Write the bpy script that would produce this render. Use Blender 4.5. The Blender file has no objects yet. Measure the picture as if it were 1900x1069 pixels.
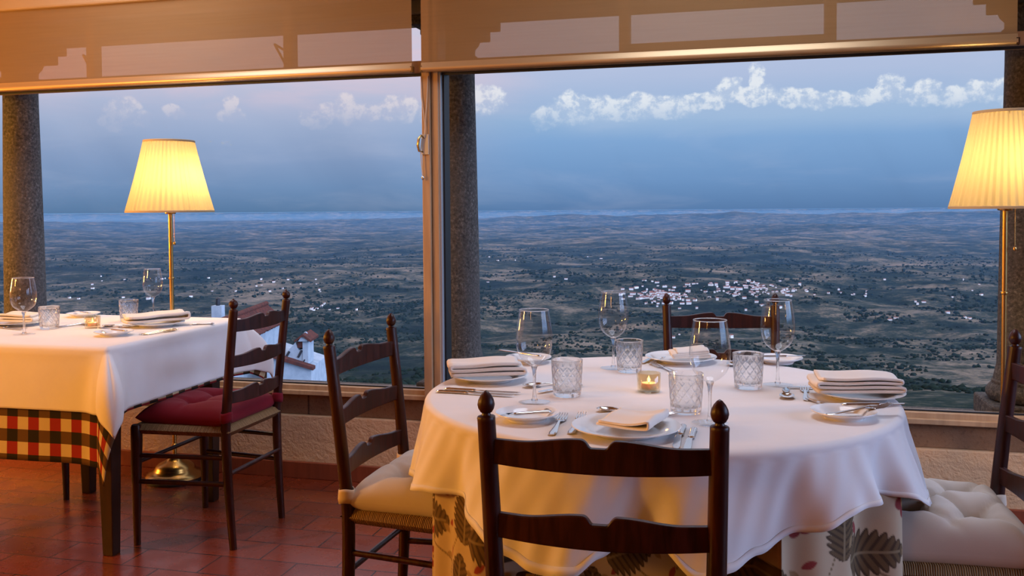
import bpy, bmesh, math, random
import numpy as np
from mathutils import Vector, Matrix

R = math.radians
PI = math.pi
S = bpy.context.scene
COL = S.collection
rng = random.Random(7)
nrng = np.random.default_rng(11)


# ------------------------------------------------------------------ helpers
def lin(r, g, b):
    f = lambda c: (c / 12.92 if c <= .04045 else ((c + .055) / 1.055) ** 2.4)
    return (f(r / 255.), f(g / 255.), f(b / 255.), 1.0)


class NT:
    """small wrapper to write node trees"""
    def __init__(s, tree):
        s.t = tree
        s.n = tree.nodes
        s.l = tree.links

    def new(s, typ, **kw):
        n = s.n.new(typ)
        for k, v in kw.items():
            setattr(n, k, v)
        return n

    def put(s, sock, v):
        if isinstance(v, bpy.types.NodeSocket):
            s.l.new(v, sock)
        elif v is not None:
            if sock.type == 'RGBA' and not hasattr(v, '__len__'):
                v = (v, v, v, 1)
            sock.default_value = v

    def m(s, op, a, b=None, c=None, clamp=False):
        n = s.new('ShaderNodeMath', operation=op, use_clamp=clamp)
        s.put(n.inputs[0], a)
        if b is not None: s.put(n.inputs[1], b)
        if c is not None: s.put(n.inputs[2], c)
        return n.outputs[0]

    def vm(s, op, a, b=None, scale=None):
        n = s.new('ShaderNodeVectorMath', operation=op)
        s.put(n.inputs[0], a)
        if b is not None: s.put(n.inputs[1], b)
        if scale is not None: s.put(n.inputs[3], scale)
        return n.outputs['Value'] if op in ('DOT_PRODUCT', 'LENGTH') else n.outputs[0]

    def sm(s, v, lo, hi, a=0., b=1.):
        n = s.new('ShaderNodeMapRange', interpolation_type='SMOOTHSTEP')
        s.put(n.inputs[0], v); s.put(n.inputs[1], lo); s.put(n.inputs[2], hi)
        s.put(n.inputs[3], a); s.put(n.inputs[4], b)
        return n.outputs[0]

    def lr(s, v, lo, hi, a=0., b=1.):
        n = s.new('ShaderNodeMapRange')
        s.put(n.inputs[0], v); s.put(n.inputs[1], lo); s.put(n.inputs[2], hi)
        s.put(n.inputs[3], a); s.put(n.inputs[4], b)
        return n.outputs[0]

    def mix(s, f, a, b, blend='MIX'):
        n = s.new('ShaderNodeMix', data_type='RGBA', blend_type=blend)
        s.put(n.inputs[0], f); s.put(n.inputs[6], a); s.put(n.inputs[7], b)
        return n.outputs[2]

    def noise(s, vec, scale, detail=3, rough=.5, dist=0., dim='3D'):
        n = s.new('ShaderNodeTexNoise', noise_dimensions=dim)
        if vec is not None: s.put(n.inputs['Vector'], vec)
        s.put(n.inputs['Scale'], scale); s.put(n.inputs['Detail'], detail)
        s.put(n.inputs['Roughness'], rough); s.put(n.inputs['Distortion'], dist)
        return n.outputs[0]

    def ramp(s, f, stops, interp='LINEAR'):
        n = s.new('ShaderNodeValToRGB')
        cr = n.color_ramp
        cr.interpolation = interp
        while len(cr.elements) < len(stops): cr.elements.new(0.5)
        for e, (p, c) in zip(cr.elements, stops):
            e.position = p
            e.color = c if hasattr(c, '__len__') else (c, c, c, 1)
        s.put(n.inputs[0], f)
        return n.outputs[0]

    def xyz(s, v):
        n = s.new('ShaderNodeSeparateXYZ'); s.put(n.inputs[0], v)
        return n.outputs

    def vec(s, x, y, z):
        n = s.new('ShaderNodeCombineXYZ')
        s.put(n.inputs[0], x); s.put(n.inputs[1], y); s.put(n.inputs[2], z)
        return n.outputs[0]

    def coord(s, which='Object'):
        return s.new('ShaderNodeTexCoord').outputs[which]

    def bump(s, h, strength=.3, dist=.01, normal=None):
        n = s.new('ShaderNodeBump')
        s.put(n.inputs['Height'], h); n.inputs['Strength'].default_value = strength
        n.inputs['Distance'].default_value = dist
        if normal is not None: s.put(n.inputs['Normal'], normal)
        return n.outputs[0]


def material(name):
    m = bpy.data.materials.new(name)
    m.use_nodes = True
    m.node_tree.nodes.clear()
    t = NT(m.node_tree)
    out = t.new('ShaderNodeOutputMaterial')
    return m, t, out


def pbsdf(t, out, color, rough=.5, metal=0., normal=None, spec=.5, **kw):
    b = t.new('ShaderNodeBsdfPrincipled')
    t.put(b.inputs['Base Color'], color)
    t.put(b.inputs['Roughness'], rough)
    t.put(b.inputs['Metallic'], metal)
    t.put(b.inputs['Specular IOR Level'], spec)
    for k, v in kw.items():
        t.put(b.inputs[k.replace('_', ' ')], v)
    if normal is not None: t.put(b.inputs['Normal'], normal)
    t.l.new(b.outputs[0], out.inputs[0])
    return b


M = {}


def simple(key, color, rough=.5, metal=0., spec=.5, **kw):
    m, t, o = material(key)
    pbsdf(t, o, color, rough, metal, spec=spec, **kw)
    M[key] = m
    return m


def rot2(x, y, a):
    c, s_ = math.cos(a), math.sin(a)
    return (c * x - s_ * y, s_ * x + c * y)


class MB:
    """mesh collector"""
    def __init__(s):
        s.v = []; s.f = []; s.mi = []; s.cur = 0

    def add(s, vs, fs):
        b = len(s.v)
        s.v.extend(tuple(v) for v in vs)
        for f in fs:
            s.f.append(tuple(i + b for i in f)); s.mi.append(s.cur)

    def box(s, x0, x1, y0, y1, z0, z1):
        vs = [(x, y, z) for z in (z0, z1) for y in (y0, y1) for x in (x0, x1)]
        s.add(vs, [(0, 2, 3, 1), (4, 5, 7, 6), (0, 1, 5, 4), (2, 6, 7, 3), (0, 4, 6, 2), (1, 3, 7, 5)])
        return s

    def lathe(s, prof, n=32, c=(0, 0, 0), rfun=None, closed=False):
        """prof: list of (r,z) bottom to top along the outline"""
        vs = []; fs = []; rings = []
        for k, (r, z) in enumerate(prof):
            if r <= 1e-6:
                rings.append([len(vs)]); vs.append((c[0], c[1], c[2] + z)); continue
            ring = []
            for i in range(n):
                a = 2 * PI * i / n
                rr = r if rfun is None else rfun(r, z, a, k)
                ring.append(len(vs)); vs.append((c[0] + rr * math.cos(a), c[1] + rr * math.sin(a), c[2] + z))
            rings.append(ring)
        pairs = list(zip(rings[:-1], rings[1:]))
        if closed: pairs.append((rings[-1], rings[0]))
        for A, B in pairs:
            if len(A) == 1 and len(B) == 1: continue
            if len(A) == 1:
                fs += [(A[0], B[(i + 1) % n], B[i]) for i in range(n)]
            elif len(B) == 1:
                fs += [(A[i], A[(i + 1) % n], B[0]) for i in range(n)]
            else:
                fs += [(A[i], A[(i + 1) % n], B[(i + 1) % n], B[i]) for i in range(n)]
        s.add(vs, fs)
        return s

    def tube(s, pts, rad, n=10, cap=True, squash=None):
        pts = [Vector(p) for p in pts]
        if not hasattr(rad, '__len__'): rad = [rad] * len(pts)
        vs = []; fs = []
        up = None
        for i, p in enumerate(pts):
            d = (pts[min(i + 1, len(pts) - 1)] - pts[max(i - 1, 0)])
            if d.length < 1e-9: d = Vector((0, 0, 1))
            d.normalize()
            if up is None:
                up = Vector((1, 0, 0)) if abs(d.x) < .8 else Vector((0, 1, 0))
            a = d.cross(up)
            if a.length < 1e-5: a = d.cross(Vector((0, 1, 0)))
            a.normalize(); b = a.cross(d).normalized(); up = b
            for k in range(n):
                t = 2 * PI * k / n + PI / n
                vs.append(p + (a * math.cos(t) + b * math.sin(t)) * rad[i])
        for i in range(len(pts) - 1):
            for k in range(n):
                k2 = (k + 1) % n
                fs.append((i * n + k, i * n + k2, (i + 1) * n + k2, (i + 1) * n + k))
        if cap:
            fs.append(tuple(range(n))[::-1])
            fs.append(tuple((len(pts) - 1) * n + k for k in range(n)))
        s.add(vs, fs)
        return s

    def build(s, name, mat, parent=None, smooth=True, bevel=0., bseg=2, angle=40, subsurf=0, solid=0., uv=None):
        me = bpy.data.meshes.new(name)
        me.from_pydata(s.v, [], s.f)
        mats = mat if isinstance(mat, (list, tuple)) else [mat]
        for m in mats: me.materials.append(m)
        if len(mats) > 1: me.polygons.foreach_set('material_index', s.mi)
        return finish(name, me, parent, smooth, bevel, bseg, angle, subsurf, solid)


def finish(name, me, parent=None, smooth=True, bevel=0., bseg=2, angle=40, subsurf=0, solid=0., recalc=True):
    if recalc:
        bm = bmesh.new(); bm.from_mesh(me)
        bmesh.ops.recalc_face_normals(bm, faces=bm.faces)
        bm.to_mesh(me); bm.free()
    if smooth:
        me.polygons.foreach_set('use_smooth', [True] * len(me.polygons))
        if angle < 180:
            try: me.set_sharp_from_angle(angle=R(angle))
            except Exception: pass
    me.update()
    o = bpy.data.objects.new(name, me)
    COL.objects.link(o)
    if parent is not None: o.parent = parent
    if bevel > 0:
        b = o.modifiers.new('bevel', 'BEVEL'); b.width = bevel; b.segments = bseg
        b.limit_method = 'ANGLE'; b.angle_limit = R(40)
    if solid > 0:
        b = o.modifiers.new('thickness', 'SOLIDIFY'); b.thickness = solid; b.offset = 0
    if subsurf:
        b = o.modifiers.new('subsurf', 'SUBSURF'); b.levels = subsurf; b.render_levels = subsurf
    return o


def np_mesh(name, verts, faces, mat):
    """fast mesh from numpy arrays; faces all the same size"""
    me = bpy.data.meshes.new(name)
    n, k = faces.shape
    me.vertices.add(len(verts)); me.vertices.foreach_set('co', np.ascontiguousarray(verts, dtype=np.float32).ravel())
    me.loops.add(n * k); me.loops.foreach_set('vertex_index', np.ascontiguousarray(faces, dtype=np.int32).ravel())
    me.polygons.add(n); me.polygons.foreach_set('loop_start', np.arange(0, n * k, k, dtype=np.int32))
    try: me.polygons.foreach_set('loop_total', np.full(n, k, dtype=np.int32))
    except Exception: pass
    me.materials.append(mat)
    me.update(calc_edges=True); me.validate()
    return me


def grid_faces(nu, nv, wrap=False):
    """nu columns (may wrap), nv rows ; index = row*nu+col"""
    c = np.arange(nu if wrap else nu - 1)
    r = np.arange(nv - 1)
    cc, rr = np.meshgrid(c, r)
    c2 = (cc + 1) % nu
    return np.stack([rr * nu + cc, rr * nu + c2, (rr + 1) * nu + c2, (rr + 1) * nu + cc], -1).reshape(-1, 4)


def tag(o, label, cat, group=None, kind=None):
    if label: o['label'] = label
    if cat: o['category'] = cat
    if group: o['group'] = group
    if kind: o['kind'] = kind
    return o


def struct(o):
    o['kind'] = 'structure'
    return o


def empty(name, loc=(0, 0, 0), rz=0., label=None, cat=None, group=None):
    o = bpy.data.objects.new(name, None)
    o.empty_display_size = .05
    COL.objects.link(o)
    o.location = loc; o.rotation_euler = (0, 0, rz)
    tag(o, label, cat, group)
    return o


def copy_tree(o, parent=None):
    c = o.copy(); COL.objects.link(c)
    if parent is not None: c.parent = parent
    for ch in o.children: copy_tree(ch, c)
    return c


# ------------------------------------------------------------------ materials
def mk_wood(key, c1, c2, rough=.32, sc=1.0):
    m, t, o = material(key)
    co = t.coord('Object')
    x, y, z = t.xyz(co)
    v = t.vec(t.m('MULTIPLY', x, 60 * sc), t.m('MULTIPLY', y, 60 * sc), t.m('MULTIPLY', z, 7 * sc))
    n1 = t.noise(v, 1.0, 4, .6, .6)
    col = t.mix(t.sm(n1, .32, .7), c1, c2)
    bm = t.bump(n1, .12, .002)
    pbsdf(t, o, col, t.lr(n1, .3, .7, rough - .06, rough + .12), normal=bm, spec=.32)
    M[key] = m


mk_wood('dark_wood', (.018, .0034, .0020, 1), (.048, .0080, .0040, 1), .34)
mk_wood('table_wood', (.020, .0060, .0032, 1), (.038, .012, .006, 1), .4)


def mk_cloth(key, c, scale=900, bumpk=.15, rough=.85, sheen=.2, trans=0.):
    m, t, o = material(key)
    co = t.coord('Object')
    n = t.noise(co, 6, 3, .55)
    wv = t.noise(co, scale, 1, .5)
    col = t.mix(t.sm(n, .3, .7), tuple(x * .955 for x in c[:3]) + (1,), c)
    b = t.bump(wv, bumpk, .0006, t.bump(t.noise(co, 14, 3, .6), .10, .006))
    pbsdf(t, o, col, rough, normal=b, spec=.2, Sheen_Weight=sheen)
    M[key] = m


mk_cloth('white_cloth', (.80, .77, .76, 1), 900, .12)
mk_cloth('napkin_cloth', (.80, .73, .66, 1), 700, .2)
mk_cloth('cream_cushion', (.60, .53, .46, 1), 800, .25)
mk_cloth('red_cushion', (.17, .004, .013, 1), 800, .25, sheen=.05)
mk_cloth('cream_tie', (.62, .50, .38, 1), 800, .25)

# rush seat
m, t, o = material('rush')
co = t.coord('Object')
x, y, z = t.xyz(co)
yy = t.m('SUBTRACT', y, .195)
side = t.m('GREATER_THAN', t.m('MULTIPLY', t.m('ABSOLUTE', x), .9), t.m('ABSOLUTE', yy))
along = t.m('ADD', t.m('MULTIPLY', side, yy), t.m('MULTIPLY', t.m('SUBTRACT', 1, side), x))
wob = t.noise(co, 35, 2)
al2 = t.m('ADD', along, t.m('MULTIPLY', t.m('SUBTRACT', wob, .5), .006))
st = t.m('ABSOLUTE', t.m('SINE', t.m('MULTIPLY', al2, 620)))
nz = t.noise(t.vec(t.m('MULTIPLY', al2, 200), 0, 0), 1, 2)
col = t.mix(t.sm(nz, .3, .7), (.20, .10, .035, 1), (.40, .25, .11, 1))
col = t.mix(t.sm(st, 0, .5), (.05, .022, .008, 1), col)
pbsdf(t, o, col, .6, normal=t.bump(st, .9, .004), spec=.3)
M['rush'] = m

# brass, steel, porcelain
m, t, o = material('brass')
n = t.noise(t.coord('Object'), 8, 2)
pbsdf(t, o, t.mix(n, (.46, .28, .09, 1), (.52, .33, .12, 1)), .27, 1.0)
M['brass'] = m
simple('steel', (.72, .70, .68, 1), .16, 1.0)
simple('dark_steel', (.30, .29, .28, 1), .22, 1.0)
simple('porcelain', (.82, .81, .80, 1), .12, 0, .55)
simple('emblem_ink', (.10, .09, .09, 1), .5)
simple('black_rubber', (.006, .006, .007, 1), .5)
simple('alu', (.55, .58, .62, 1), .35, .6)
simple('wax', (.80, .70, .55, 1), .5, 0, .4, Subsurface_Weight=.3)
simple('wick', (.02, .015, .01, 1), .8)


def mk_emit(key, c, s):
    m, t, o = material(key)
    e = t.new('ShaderNodeEmission'); e.inputs[0].default_value = c; e.inputs[1].default_value = s
    t.l.new(e.outputs[0], o.inputs[0]); M[key] = m


mk_emit('flame', (1, .55, .16, 1), 9)


def mk_thin_glass(key, tint, base, edge, power=2.5, rough=.0):
    """thin walled glass: mostly clear, reflecting more at grazing angles"""
    m, t, o = material(key)
    tr = t.new('ShaderNodeBsdfTransparent'); tr.inputs[0].default_value = tint
    gl = t.new('ShaderNodeBsdfGlossy'); gl.inputs['Roughness'].default_value = rough
    gl.inputs[0].default_value = (1, 1, 1, 1)
    lw = t.new('ShaderNodeLayerWeight'); lw.inputs[0].default_value = .5
    f = t.m('POWER', lw.outputs['Facing'], power)
    f = t.m('ADD', t.m('MULTIPLY', f, edge), base)
    mx = t.new('ShaderNodeMixShader')
    t.put(mx.inputs[0], f); t.l.new(tr.outputs[0], mx.inputs[1]); t.l.new(gl.outputs[0], mx.inputs[2])
    t.l.new(mx.outputs[0], o.inputs[0]); M[key] = m


mk_thin_glass('pane_glass', (.985, .99, .99, 1), .0, .30, 4)
mk_thin_glass('wine_bowl', (.965, .97, .97, 1), .028, .62, 3.2)
mk_thin_glass('votive_glass', (.93, .86, .72, 1), .05, .5, 2.5)
m, t, o = material('crystal')
g = t.new('ShaderNodeBsdfGlass'); g.inputs['IOR'].default_value = 1.48; g.inputs['Roughness'].default_value = 0.0
g.inputs[0].default_value = (.985, .99, .99, 1)
tr = t.new('ShaderNodeBsdfTransparent'); mx = t.new('ShaderNodeMixShader'); mx.inputs[0].default_value = .70
t.l.new(tr.outputs[0], mx.inputs[1]); t.l.new(g.outputs[0], mx.inputs[2]); t.l.new(mx.outputs[0], o.inputs[0]); M['crystal'] = m

# floor tiles: terracotta, running bond
m, t, o = material('terracotta_floor')
co = t.coord('Object')
v = t.vm('SUBTRACT', co, (-2.0386 - 20 * .306, 3.647 - 40 * .1625 - .1625, 0))
br = t.new('ShaderNodeTexBrick'); br.offset = .5; br.offset_frequency = 2
br.inputs['Scale'].default_value = 1; br.inputs['Mortar Size'].default_value = .0034
br.inputs['Mortar Smooth'].default_value = .25; br.inputs['Bias'].default_value = 0
br.inputs['Brick Width'].default_value = .306; br.inputs['Row Height'].default_value = .1625
br.inputs['Color1'].default_value = (.150, .024, .009, 1); br.inputs['Color2'].default_value = (.205, .037, .012, 1)
br.inputs['Mortar'].default_value = (.012, .006, .006, 1)
t.put(br.inputs['Vector'], v)
n = t.noise(co, 9, 4, .6)
col = t.mix(t.sm(n, .35, .7, 0, .35), br.outputs[0], (.13, .03, .02, 1))
h = t.m('ADD', t.m('MULTIPLY', br.outputs['Fac'], -1), t.m('MULTIPLY', n, .12))
pbsdf(t, o, col, t.lr(n, .3, .7, .21, .35), normal=t.bump(h, .42, .003), spec=.55)
M['floor'] = m

# plaster, stone, timber
m, t, o = material('rough_plaster')
co = t.coord('Object')
n1 = t.noise(co, 22, 5, .62, .8); n2 = t.noise(co, 90, 3, .5); n3 = t.noise(co, 3, 2)
col = t.mix(n3, (.60, .40, .23, 1), (.70, .48, .29, 1))
pbsdf(t, o, col, .9, normal=t.bump(t.m('ADD', n1, t.m('MULTIPLY', n2, .4)), .7, .012), spec=.2)
M['plaster'] = m
m, t, o = material('room_plaster')
n3 = t.noise(t.coord('Object'), 4, 3)
pbsdf(t, o, t.mix(n3, (.36, .25, .15, 1), (.42, .30, .18, 1)), .9, spec=.2)
M['room'] = m
m, t, o = material('sill_stone')
co = t.coord('Object')
x, y, z = t.xyz(co)
n1 = t.noise(co, 60, 4, .7); n2 = t.noise(co, 8, 3)
joint = t.m('LESS_THAN', t.m('ABSOLUTE', t.m('SUBTRACT', t.m('FRACT', t.m('MULTIPLY', t.m('ADD', x, 7.93), 1 / .62)), .5)), .007)
col = t.mix(n2, (.20, .115, .062, 1), (.33, .20, .11, 1))
col = t.mix(t.sm(n1, .5, .75, 0, .6), col, (.12, .07, .04, 1))
col = t.mix(t.m('MULTIPLY', joint, .8), col, (.05, .035, .025, 1))
pbsdf(t, o, col, .85, normal=t.bump(n1, .6, .006), spec=.25)
M['sill_stone'] = m
m, t, o = material('granite')
co = t.coord('Object')
n1 = t.noise(co, 75, 3, .7); n2 = t.noise(co, 5, 3)
col = t.ramp(n1, [(.30, (.022, .019, .018, 1)), (.48, (.075, .066, .060, 1)), (.60, (.12, .105, .093, 1)), (.72, (.23, .21, .19, 1))])
col = t.mix(t.sm(n2, .3, .7, 0, .5), col, (.09, .08, .075, 1))
pbsdf(t, o, col, .85, normal=t.bump(n1, .8, .006), spec=.25)
M['granite'] = m


def mk_paint(key, c1, c2, rough=.45):
    m, t, o = material(key)
    co = t.coord('Object'); x, y, z = t.xyz(co)
    v = t.vec(t.m('MULTIPLY', x, 30), t.m('MULTIPLY', y, 30), t.m('MULTIPLY', z, 2.5))
    n = t.noise(v, 1, 4, .6)
    pbsdf(t, o, t.mix(t.sm(n, .3, .7), c1, c2), rough, normal=t.bump(n, .08, .003), spec=.4)
    M[key] = m


mk_paint('frame_paint', (.40, .25, .14, 1), (.50, .33, .19, 1))
mk_paint('skirt_paint', (.20, .045, .02, 1), (.25, .06, .028, 1), .5)
mk_paint('beam_paint', (.16, .15, .15, 1), (.24, .22, .22, 1), .6)

# blind fabric: fine open weave, part of the light passes straight through
m, t, o = material('blind_fabric')
co = t.coord('Object'); x, y, z = t.xyz(co)
wv = t.m('MULTIPLY', t.m('SINE', t.m('MULTIPLY', x, 900)), t.m('SINE', t.m('MULTIPLY', z, 900)))
n = t.noise(t.vec(t.m('MULTIPLY', x, 3), 0, t.m('MULTIPLY', z, 90)), 1, 3)
col = t.mix(n, (.31, .195, .092, 1), (.365, .235, .115, 1))
df = t.new('ShaderNodeBsdfDiffuse'); t.put(df.inputs[0], col)
tl = t.new('ShaderNodeBsdfTranslucent'); t.put(tl.inputs[0], col)
tr = t.new('ShaderNodeBsdfTransparent'); tr.inputs[0].default_value = (1, .93, .86, 1)
m1 = t.new('ShaderNodeMixShader'); m1.inputs[0].default_value = .22
t.l.new(df.outputs[0], m1.inputs[1]); t.l.new(tl.outputs[0], m1.inputs[2])
m2 = t.new('ShaderNodeMixShader'); t.put(m2.inputs[0], t.m('ADD', .18, t.m('MULTIPLY', wv, .02)))
t.l.new(m1.outputs[0], m2.inputs[1]); t.l.new(tr.outputs[0], m2.inputs[2])
t.l.new(m2.outputs[0], o.inputs[0]); M['blind_fabric'] = m
simple('blind_bar', (.50, .36, .20, 1), .38, .6)

# lamp shade
m, t, o = material('lamp_shade')
df = t.new('ShaderNodeBsdfDiffuse'); df.inputs[0].default_value = (.80, .68, .42, 1)
tl = t.new('ShaderNodeBsdfTranslucent'); tl.inputs[0].default_value = (.31, .245, .112, 1)
mx = t.new('ShaderNodeMixShader'); mx.inputs[0].default_value = .62
t.l.new(df.outputs[0], mx.inputs[1]); t.l.new(tl.outputs[0], mx.inputs[2])
t.l.new(mx.outputs[0], o.inputs[0]); M['lamp_shade'] = m
simple('shade_trim', (.52, .40, .22, 1), .7)

# plaid undercloth by UV (metres)
m, t, o = material('plaid')
u = t.new('ShaderNodeUVMap').outputs[0]
x, y, z = t.xyz(u)
P = .092
cx = t.m('LESS_THAN', t.m('FRACT', t.m('DIVIDE', t.m('ADD', x, 10.020), P)), .5)
cy = t.m('LESS_THAN', t.m('FRACT', t.m('DIVIDE', t.m('ADD', y, 10.012), P)), .5)
rowA = t.mix(cx, (.12, .062, .026, 1), (.012, .010, .010, 1))
rowB = t.mix(cx, (.62, .50, .30, 1), (.30, .018, .022, 1))
col = t.mix(cy, rowB, rowA)
n = t.noise(u, 500, 2)
col = t.mix(t.m('MULTIPLY', n, .25), col, (.10, .07, .04, 1))
pbsdf(t, o, col, .9, normal=t.bump(n, .2, .001), spec=.15)
M['plaid'] = m

# floral skirt : printed pattern stored as a colour attribute
m, t, o = material('floral_print')
at = t.new('ShaderNodeAttribute'); at.attribute_name = 'print'
n = t.noise(t.coord('Object'), 600, 2)
pbsdf(t, o, t.mix(t.m('MULTIPLY', n, .15), at.outputs[0], (.35, .28, .2, 1)), .85, normal=t.bump(n, .15, .001), spec=.2)
M['floral'] = m

# ------------------------------------------------------------------ room shell
XL, XR, YB = -6.0, 3.2, -3.2
YW = 3.985
ZC = 2.75


def plane_obj(name, pts, mat):
    me = bpy.data.meshes.new(name); me.from_pydata(pts, [], [tuple(range(len(pts)))])
    me.materials.append(mat); me.update()
    o = bpy.data.objects.new(name, me); COL.objects.link(o)
    return struct(o)


b = MB().box(XL, XR, YB, 4.1, -.12, 0); struct(b.build('floor', M['floor'], smooth=False))
b = MB().box(XL - .1, XR + .1, YB - .1, 4.1, ZC, ZC + .12); struct(b.build('ceiling', M['room'], smooth=False))
b = MB().box(XL - .12, XL, YB, 4.1, 0, ZC); struct(b.build('wall_left', M['room'], smooth=False))
b = MB().box(XL, XR, YB - .12, YB, 0, ZC); struct(b.build('wall_front', M['room'], smooth=False))
# right wall with a wide window opening
b = MB()
b.box(XR, XR + .12, YB, 4.1, 0, .45); b.box(XR, XR + .12, YB, 4.1, 2.35, ZC)
b.box(XR, XR + .12, YB, .7, .45, 2.35); b.box(XR, XR + .12, 3.6, 4.1, .45, 2.35)
struct(b.build('wall_right', M['room'], smooth=False))
# window wall: plaster apron, stone course, header
b = MB().box(XL, XR, YW, 4.12, 0, .298); struct(b.build('wall_back', M['plaster'], smooth=False, bevel=.006))
b = MB().box(XL, XR, YW + .02, 4.12, .298, .402); struct(b.build('trim_1', M['sill_stone'], smooth=False, bevel=.004))
b = MB().box(XL, XR, 3.885, 4.12, 2.285, ZC); struct(b.build('trim_2', M['room'], smooth=False, bevel=.01))
b = MB().box(XL, XR, YW - .02, YW, 0, .078); struct(b.build('baseboard_back', M['skirt_paint'], smooth=False, bevel=.003))
b = MB().box(1.17, XR, 3.97, 4.12, .402, 2.285); struct(b.build('trim_3', M['room'], smooth=False, bevel=.01))

YF0, YF1 = 3.965, 4.055     # frame depth
YG = 4.02


def window(name, x0, x1, mulls, sash=()):
    f = MB()
    f.box(x0, x1, YF0 + .01, YF1, .402, .446)                        # bottom rail
    f.box(x0, x1, YF0 - .012, YF0 + .01, .402, .424)                 # sill nose
    f.box(x0, x1, YF0 + .012, YF1, 1.888, 1.948)                     # transom bar
    f.box(x0, x1, YF0 + .012, YF1, 2.245, 2.290)                     # head
    for mx in mulls: f.box(mx - .023, mx + .023, YF0 + .02, YF1 - .01, 1.948, 2.245)
    for (a, c) in sash:
        f.box(a, c, YF0 + .025, YF1 - .012, 1.948, 1.978); f.box(a, c, YF0 + .025, YF1 - .012, 2.215, 2.245)
    w = struct(f.build(name, M['frame_paint'], smooth=False, bevel=.003))
    g = MB().box(x0, x1, YG - .003, YG + .003, .440, 1.892); g.build('window_pane', M['pane_glass'], w, smooth=False)
    g = MB().box(x0, x1, YG - .003, YG + .003, 1.942, 2.250); g.build('transom_pane', M['pane_glass'], w, smooth=False)
    g = MB()
    g.box(x0, x1, YF0 + .007, YF0 + .013, 1.879, 1.890); g.box(x0, x1, YG - .02, YG - .004, .446, .452)
    g.build('gasket', M['black_rubber'], w, smooth=False)
    return w


w1 = window('window_1', -5.9, -1.405, [-3.203, -2.113])
w2 = window('window_2', -1.375, 1.172, [-.523, .317], [(-.50, .294)])
b = MB()
for xm in (-3.28, -2.205):
    b.tube([(xm, 4.03, 2.07), (xm + .06, 4.035, 1.96)], .006, 6)
    b.tube([(xm, 4.03, 2.07), (xm + .065, 4.035, 2.03)], .006, 6)
b.build('window_stay', M['frame_paint'], w1)
# central mullion
f = MB()
f.box(-1.427, -1.388, 3.93, 4.06, .402, 2.285); f.box(-1.386, -1.353, 3.945, 4.06, .402, 2.285)
ml = struct(f.build('trim_4', M['frame_paint'], smooth=False, bevel=.004))
f = MB().box(-1.353, -1.346, 3.955, 4.06, .446, 1.89); f.build('bead_strip', M['alu'], ml, smooth=False)
f = MB().box(-1.346, -1.338, 3.985, 4.06, .446, 1.89); f.build('gasket', M['black_rubber'], ml, smooth=False)
# right wall window
f = MB()
for (a, c) in ((.7, .76), (2.11, 2.19), (3.54, 3.6)): f.box(XR + .02, XR + .1, a, c, .45, 2.35)
f.box(XR + .02, XR + .1, .7, 3.6, .45, .52); f.box(XR + .02, XR + .1, .7, 3.6, 2.28, 2.35)
w4 = struct(f.build('window_3', M['frame_paint'], smooth=False, bevel=.003))
f = MB().box(XR + .055, XR + .061, .75, 3.55, .5, 2.3); f.build('window_pane', M['pane_glass'], w4, smooth=False)


# ------------------------------------------------------------------ blinds
def blind(x0, x1, label):
    r = empty('roller_blind', ((x0 + x1) / 2, 3.9, 1.880), 0, label, 'blind', 'roller blinds above the windows')
    hw = (x1 - x0) / 2
    nx = 80
    vs = []; fs = []
    zs = np.linspace(.030, .410, 12)
    for z in zs:
        for i in range(nx + 1):
            x = -hw + 2 * hw * i / nx
            vs.append((x, .003 * math.sin(x * 1.7 + z * 2) * (z > .05), z))
    for j in range(len(zs) - 1):
        for i in range(nx):
            a = j * (nx + 1) + i
            fs.append((a, a + 1, a + nx + 2, a + nx + 1))
    b = MB(); b.add(vs, fs); b.build('fabric', M['blind_fabric'], r, angle=180)
    # hem pocket with bar inside
    b = MB()
    prof = [(-.006, .045), (-.008, .034), (-.013, .024), (-.014, .014), (-.009, .006), (0, .003), (.008, .006), (.012, .014), (.010, .026), (.004, .036), (.003, .045)]
    n = len(prof)
    vs = [(sx * hw, y, z) for sx in (-1, 1) for (y, z) in prof]
    fs = [(i, (i + 1) % n, n + (i + 1) % n, n + i) for i in range(n)] + [tuple(range(n)), tuple(range(n, 2 * n))]
    b.add(vs, fs); b.build('bottom_bar', M['blind_bar'], r)
    b = MB().tube([(-hw, .035, .425), (hw, .035, .425)], .022, 16); b.build('roller_tube', M['blind_bar'], r)
    for s in (-1, 1):
        b = MB().box(s * hw - .006, s * hw + .006, -.012, .012, .004, .030)
        b.build('end_cap', M['dark_steel'], r, smooth=False)
    return r


blind(-5.6, -1.458, 'beige roller blind over left window, lit orange by the lamp below')
blind(-1.414, .983, 'beige roller blind over right window, pale panels showing through its weave')

# cord on the mullion
cr = empty('blind_cord', (-1.415, 3.928, 1.42), 0, 'looped blind cord wound on a brass hook on the window mullion', 'cord')
b = MB(); b.tube([(-.012, .0, .45), (-.010, -.003, .36), (.000, -.004, .28), (.006, -.006, .22), (.002, -.008, .175)], .0022, 6)
b.tube([(.020, .0, .45), (.016, -.003, .36), (.010, -.004, .28), (.008, -.006, .22), (.004, -.008, .175)], .0022, 6)
b.tube([(-.006, -.012, .17), (-.012, -.014, .12), (-.009, -.013, .06), (-.004, -.012, .0)], .0024, 6)
b.build('cord', M['cream_tie'], cr)
b = MB(); b.box(-.012, .022, -.003, .001, .10, .19); b.build('back_plate', M['alu'], cr, smooth=False, bevel=.001)
b = MB(); b.tube([(.0, -.002, .175), (-.008, -.016, .185), (-.018, -.022, .17), (-.022, -.022, .14), (-.018, -.018, .115), (-.006, -.004, .112)], [.004, .005, .006, .006, .005, .004], 8)
b.build('hook', M['brass'], cr)
b = MB().lathe([(0, -.012), (.005, -.008), (.007, 0), (.005, .008), (0, .012)], 12, (-.004, -.012, -.004)); b.build('cord_pull', M['steel'], cr)

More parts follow.
